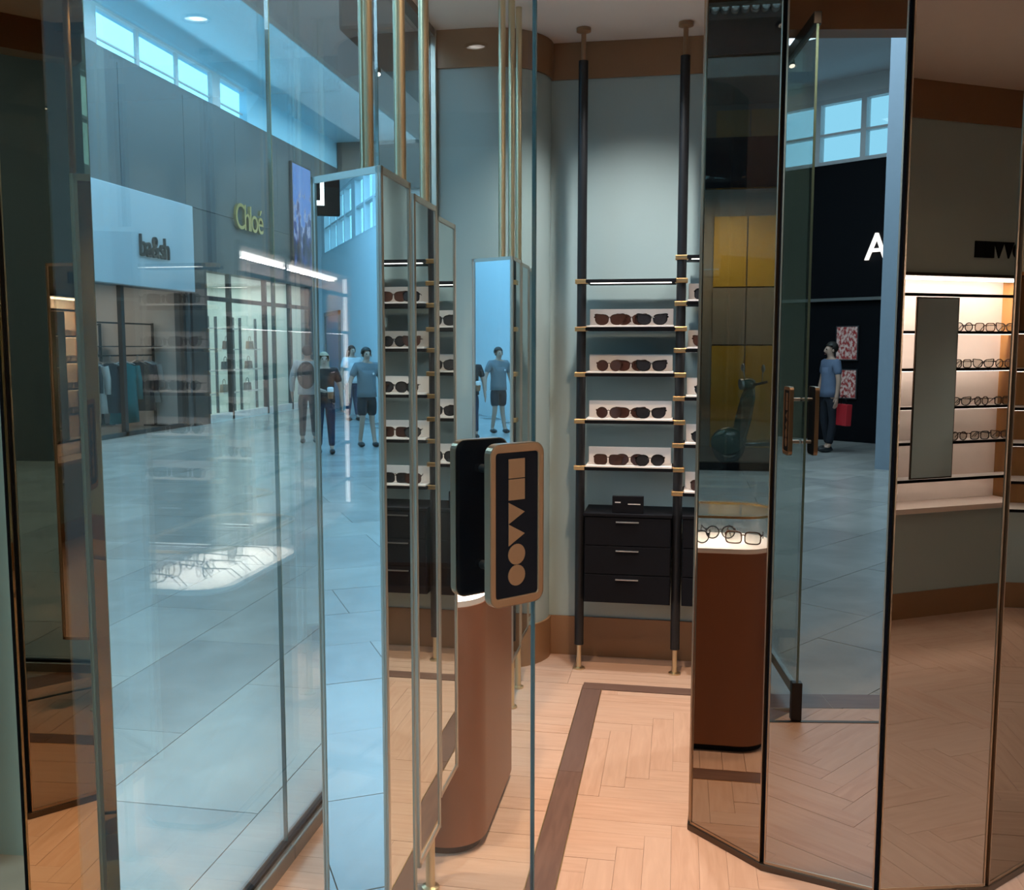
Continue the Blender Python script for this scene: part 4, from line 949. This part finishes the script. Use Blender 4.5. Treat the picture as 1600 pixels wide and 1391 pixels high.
def person(label, loc, rz, h=1.7, shirt=(0.2, 0.2, 0.22), sleeves='short', legs='shorts', pants=(0.02, 0.025, 0.035), hair=(0.02, 0.015, 0.01), long_hair=False, skin=(0.5, 0.31, 0.23), arm_l=None, arm_r=None, stride=0.04, shoes=(0.01, 0.01, 0.012), logo=False, backpack=None, bag=None, cup=False):
    t = thing('person', label, 'person', loc, rz); k = h / 1.7; t.scale = (k, k, k)
    sm = pbr('skin_tone', skin, 0.5); cm = pbr('shirt_cloth', shirt, 0.85, var=0.1); pm = pbr('trouser_cloth', pants, 0.85, var=0.1); hm = pbr('hair', hair, 0.6, var=0.3, scale=40); fm = pbr('shoe', shoes, 0.5)
    # facing -y; arms as (elbow, wrist)
    AL = arm_l or ((-0.27, 0.0, 1.12), (-0.28, -0.06, 0.88)); AR = arm_r or ((0.27, 0.0, 1.12), (0.28, -0.06, 0.88))
    hipx = 0.09
    def leg(s): return [((s * hipx, 0, 0.90), 0.085), ((s * 0.10, -stride * s * 0.6, 0.49), 0.055), ((s * 0.105, stride * s * 1.2 * (1 if s > 0 else 1), 0.09), 0.038)]
    b = Sk(); pv = b.add((0, 0, 0.96), 0.12); ch = b.chain(pv, [((0, 0.0, 1.12), (0.13, 0.10)), ((0, 0.0, 1.34), (0.15, 0.10))])
    nk = b.chain(ch, [((0, 0.0, 1.46), 0.055), ((0, -0.01, 1.52), 0.058), ((0, -0.02, 1.59), (0.078, 0.09)), ((0, -0.01, 1.67), (0.06, 0.07))])
    b.add((0, -0.125, 1.565), 0.012, nk - 1)
    for s, A in ((-1, AL), (1, AR)):
        sh_ = b.chain(ch, [((s * 0.17, 0.0, 1.40), 0.058)]); wr = b.chain(sh_, [(A[0], 0.043), (A[1], 0.029)])
        d = (Vector(A[1]) - Vector(A[0])).normalized(); pa = Vector(A[1]) + d * 0.07; pi = b.add(tuple(pa), (0.022, 0.034), wr)
        sd = Vector((1, 0, 0)) if abs(d.x) < 0.8 else Vector((0, 1, 0))
        for f, ln in ((-0.027, 0.062), (-0.009, 0.075), (0.009, 0.07), (0.027, 0.055)):
            q = pa + d * 0.03 + Vector((0, f, 0)) * (1 if abs(d.y) < .8 else 0) + (Vector((f, 0, 0)) if abs(d.y) >= .8 else Vector((0, 0, 0)))
            b.chain(pi, [(tuple(q), 0.0085), (tuple(q + d * ln + Vector((-s * 0.012, -0.008, 0))), 0.0075)])
        th_ = Vector(A[1]) + d * 0.03 + Vector((-s * 0.01, -0.035, 0)); b.chain(wr, [(tuple(th_), 0.010), (tuple(th_ + d * 0.04 + Vector((0, -0.01, 0))), 0.008)])
    feet = []
    for s in (-1, 1):
        an = b.chain(pv, leg(s)); feet.append(b.v[an]); b.chain(an, [((b.v[an][0], b.v[an][1] - 0.10, 0.045), 0.034)])
    skin_obj('body', b.v, b.e, b.r, sm, t)
    c = Sk(); r0 = c.add((0, 0, 0.84), (0.168, 0.138)); c1 = c.chain(r0, [((0, 0, 1.12), (0.158, 0.125)), ((0, 0, 1.33), (0.172, 0.118)), ((0, 0, 1.43), (0.085, 0.08))])
    for s, A in ((-1, AL), (1, AR)):
        p = c.chain(c1 - 1, [((s * 0.185, 0, 1.395), 0.078), (tuple(Vector((s * 0.185, 0, 1.395)).lerp(Vector(A[0]), 0.75)), 0.068)])
        if sleeves == 'long': c.chain(p, [(A[0], 0.060), (tuple(Vector(A[0]).lerp(Vector(A[1]), 0.93)), 0.046)])
    skin_obj('shirt', c.v, c.e, c.r, cm, t)
    hm_ = MB(); rs = []
    for zz, rx, ry in ((0.86, 0.176, 0.145), (0.95, 0.172, 0.140), (1.08, 0.164, 0.130), (1.22, 0.168, 0.126), (1.32, 0.170, 0.115)):
        rs.append([hm_.bm.verts.new((rx * math.cos(2 * PI * q / 20), ry * math.sin(2 * PI * q / 20), zz)) for q in range(20)])
    for ra, rb_ in zip(rs[:-1], rs[1:]):
        for q in range(20): hm_.bm.faces.new((ra[q], ra[(q + 1) % 20], rb_[(q + 1) % 20], rb_[q]))
    hm_.bm.faces.new(rs[-1]); hm_.bm.faces.new(list(reversed(rs[0])))
    hm_.build('shirt_hem', cm, t, smooth=True)
    g = Sk(); g0 = g.add((0, 0, 1.0), (0.152, 0.122)); g0 = g.add((0, 0, 0.93), (0.15, 0.125), g0)
    for s in (-1, 1):
        L = leg(s); kn = Vector(L[1][0]); hp = Vector((s * hipx, 0, 0.86)); ak = Vector(L[2][0])
        pts = [(tuple(hp), 0.105)]
        if legs == 'shorts': pts += [(tuple(hp.lerp(kn, 0.6)), 0.095), (tuple(hp.lerp(kn, 0.92)), 0.092)]
        else: pts += [(tuple(kn), 0.074), (tuple(kn.lerp(ak, 0.55)), 0.062), (tuple(kn.lerp(ak, 0.93)), 0.058)]
        g.chain(g0, pts)
    skin_obj('shorts' if legs == 'shorts' else 'trousers', g.v, g.e, g.r, pm, t)
    for f in feet:
        MB().sphere((f[0], f[1] - 0.055, 0.045), 0.05, 12, (0.95, 2.6, 0.9)).build('shoe', fm, t, smooth=True)
    hb = MB().sphere((0, 0.012, 1.625), 0.098, 16, (0.92, 1.02, 1.0))
    bmesh.ops.delete(hb.bm, geom=[v for v in hb.bm.verts if v.co.y < -0.035 and v.co.z < 1.655], context='VERTS')
    if long_hair: hb.tube([(0, 0.055, 1.60), (0, 0.085, 1.45), (0, 0.10, 1.28)], [0.085, 0.095, 0.05], 12)
    hb.build('hair', hm, t, smooth=True)
    for s in (-1, 1): MB().sphere((s * 0.085, -0.01, 1.575), 0.022, 8, (0.4, 0.8, 1.2)).build('ear', sm, t, smooth=True)
    for s in (-1, 1): MB().sphere((s * 0.032, -0.098, 1.60), 0.011, 8).build('eye', M['black_frame'], t, smooth=True)
    MB().sphere((0, -0.098, 1.525), 0.02, 8, (1.1, 0.35, 0.3)).build('mouth', pbr('lip', (0.4, 0.16, 0.14), 0.5), t, smooth=True)
    if logo: MB().sphere((-0.08, -0.125, 1.26), 0.02, 8, (1, 0.3, 1)).build('shirt_logo', M['tray'], t, smooth=True)
    if backpack: MB().sphere((0, 0.19, 1.20), 0.2, 14, (0.8, 0.55, 1.2)).build('backpack', pbr('backpack_cloth', backpack, 0.8), t, smooth=True)
    return t
person('man in grey tee and dark shorts with black shoes walking toward us', (-14.0, -0.92, 0.002), R(80), 1.57, (0.17, 0.20, 0.22), pants=(0.012, 0.02, 0.03), logo=True, stride=0.06, arm_r=((0.30, 0.0, 1.13), (0.36, -0.10, 0.92)))
w_ = person('woman with long fair hair, black top and jeans beside the man in shorts', (-13.2, -0.12, 0.002), R(95), 1.5, (0.008, 0.008, 0.01), legs='long', pants=(0.02, 0.03, 0.06), hair=(0.45, 0.34, 0.22), long_hair=True, sleeves='short', arm_r=((0.22, -0.10, 1.12), (0.06, -0.30, 1.08)))
cp_ = thing('coffee_cup', 'iced coffee in a clear cup held by the fair haired woman', 'cup', (-13.2 + 0.34, -0.15, 0.84))
MB().lathe([(0.035, 0), (0.045, 0.10)], seg=20).build('coffee', pbr('iced_coffee', (0.30, 0.12, 0.05), 0.3), cp_, auto=50); MB().lathe([(0.045, 0.10), (0.048, 0.15), (0.04, 0.165), (0.02, 0.17)], seg=20).build('lid', M['tray'], cp_, auto=50)
person('person in pale top walking away with a dark backpack beside the mirror prism', (-6.02, 15.2, 0.002), R(195), 1.6, (0.42, 0.42, 0.42), legs='long', pants=(0.02, 0.02, 0.025), backpack=(0.03, 0.015, 0.012), sleeves='long')
person('person in white top standing far behind the man in shorts', (-19.5, -1.75, 0.002), R(70), 1.6, (0.7, 0.7, 0.7), legs='long', pants=(0.03, 0.05, 0.10), long_hair=True)
person('person in grey blue shirt carrying a red bag by the near black shop', (-5.45, -8.3, 0.002), R(215), 1.65, (0.13, 0.17, 0.26), legs='long', pants=(0.01, 0.012, 0.02), arm_l=((-0.27, 0.0, 1.12), (-0.28, -0.03, 0.86)))
rb = thing('shopping_bag', 'red bag hanging from the hand of the person in grey blue', 'bag', (-5.18, -8.22, 0.42), R(30))
MB().poly([(-0.13, 0), (0.13, 0), (0.15, 0.32), (-0.15, 0.32)], -0.05, 0.05, RX).build('body', pbr('red_bag', (0.55, 0.02, 0.03), 0.5), rb, bevel=0.01)
MB().tube([(-0.07, 0, 0.32), (-0.05, 0, 0.42), (0, 0, 0.45), (0.05, 0, 0.42), (0.07, 0, 0.32)], 0.008, 6).build('handle', M['black_frame'], rb, smooth=True)
for me in [m_ for m_ in bpy.data.meshes if m_.users == 0]: bpy.data.meshes.remove(me)
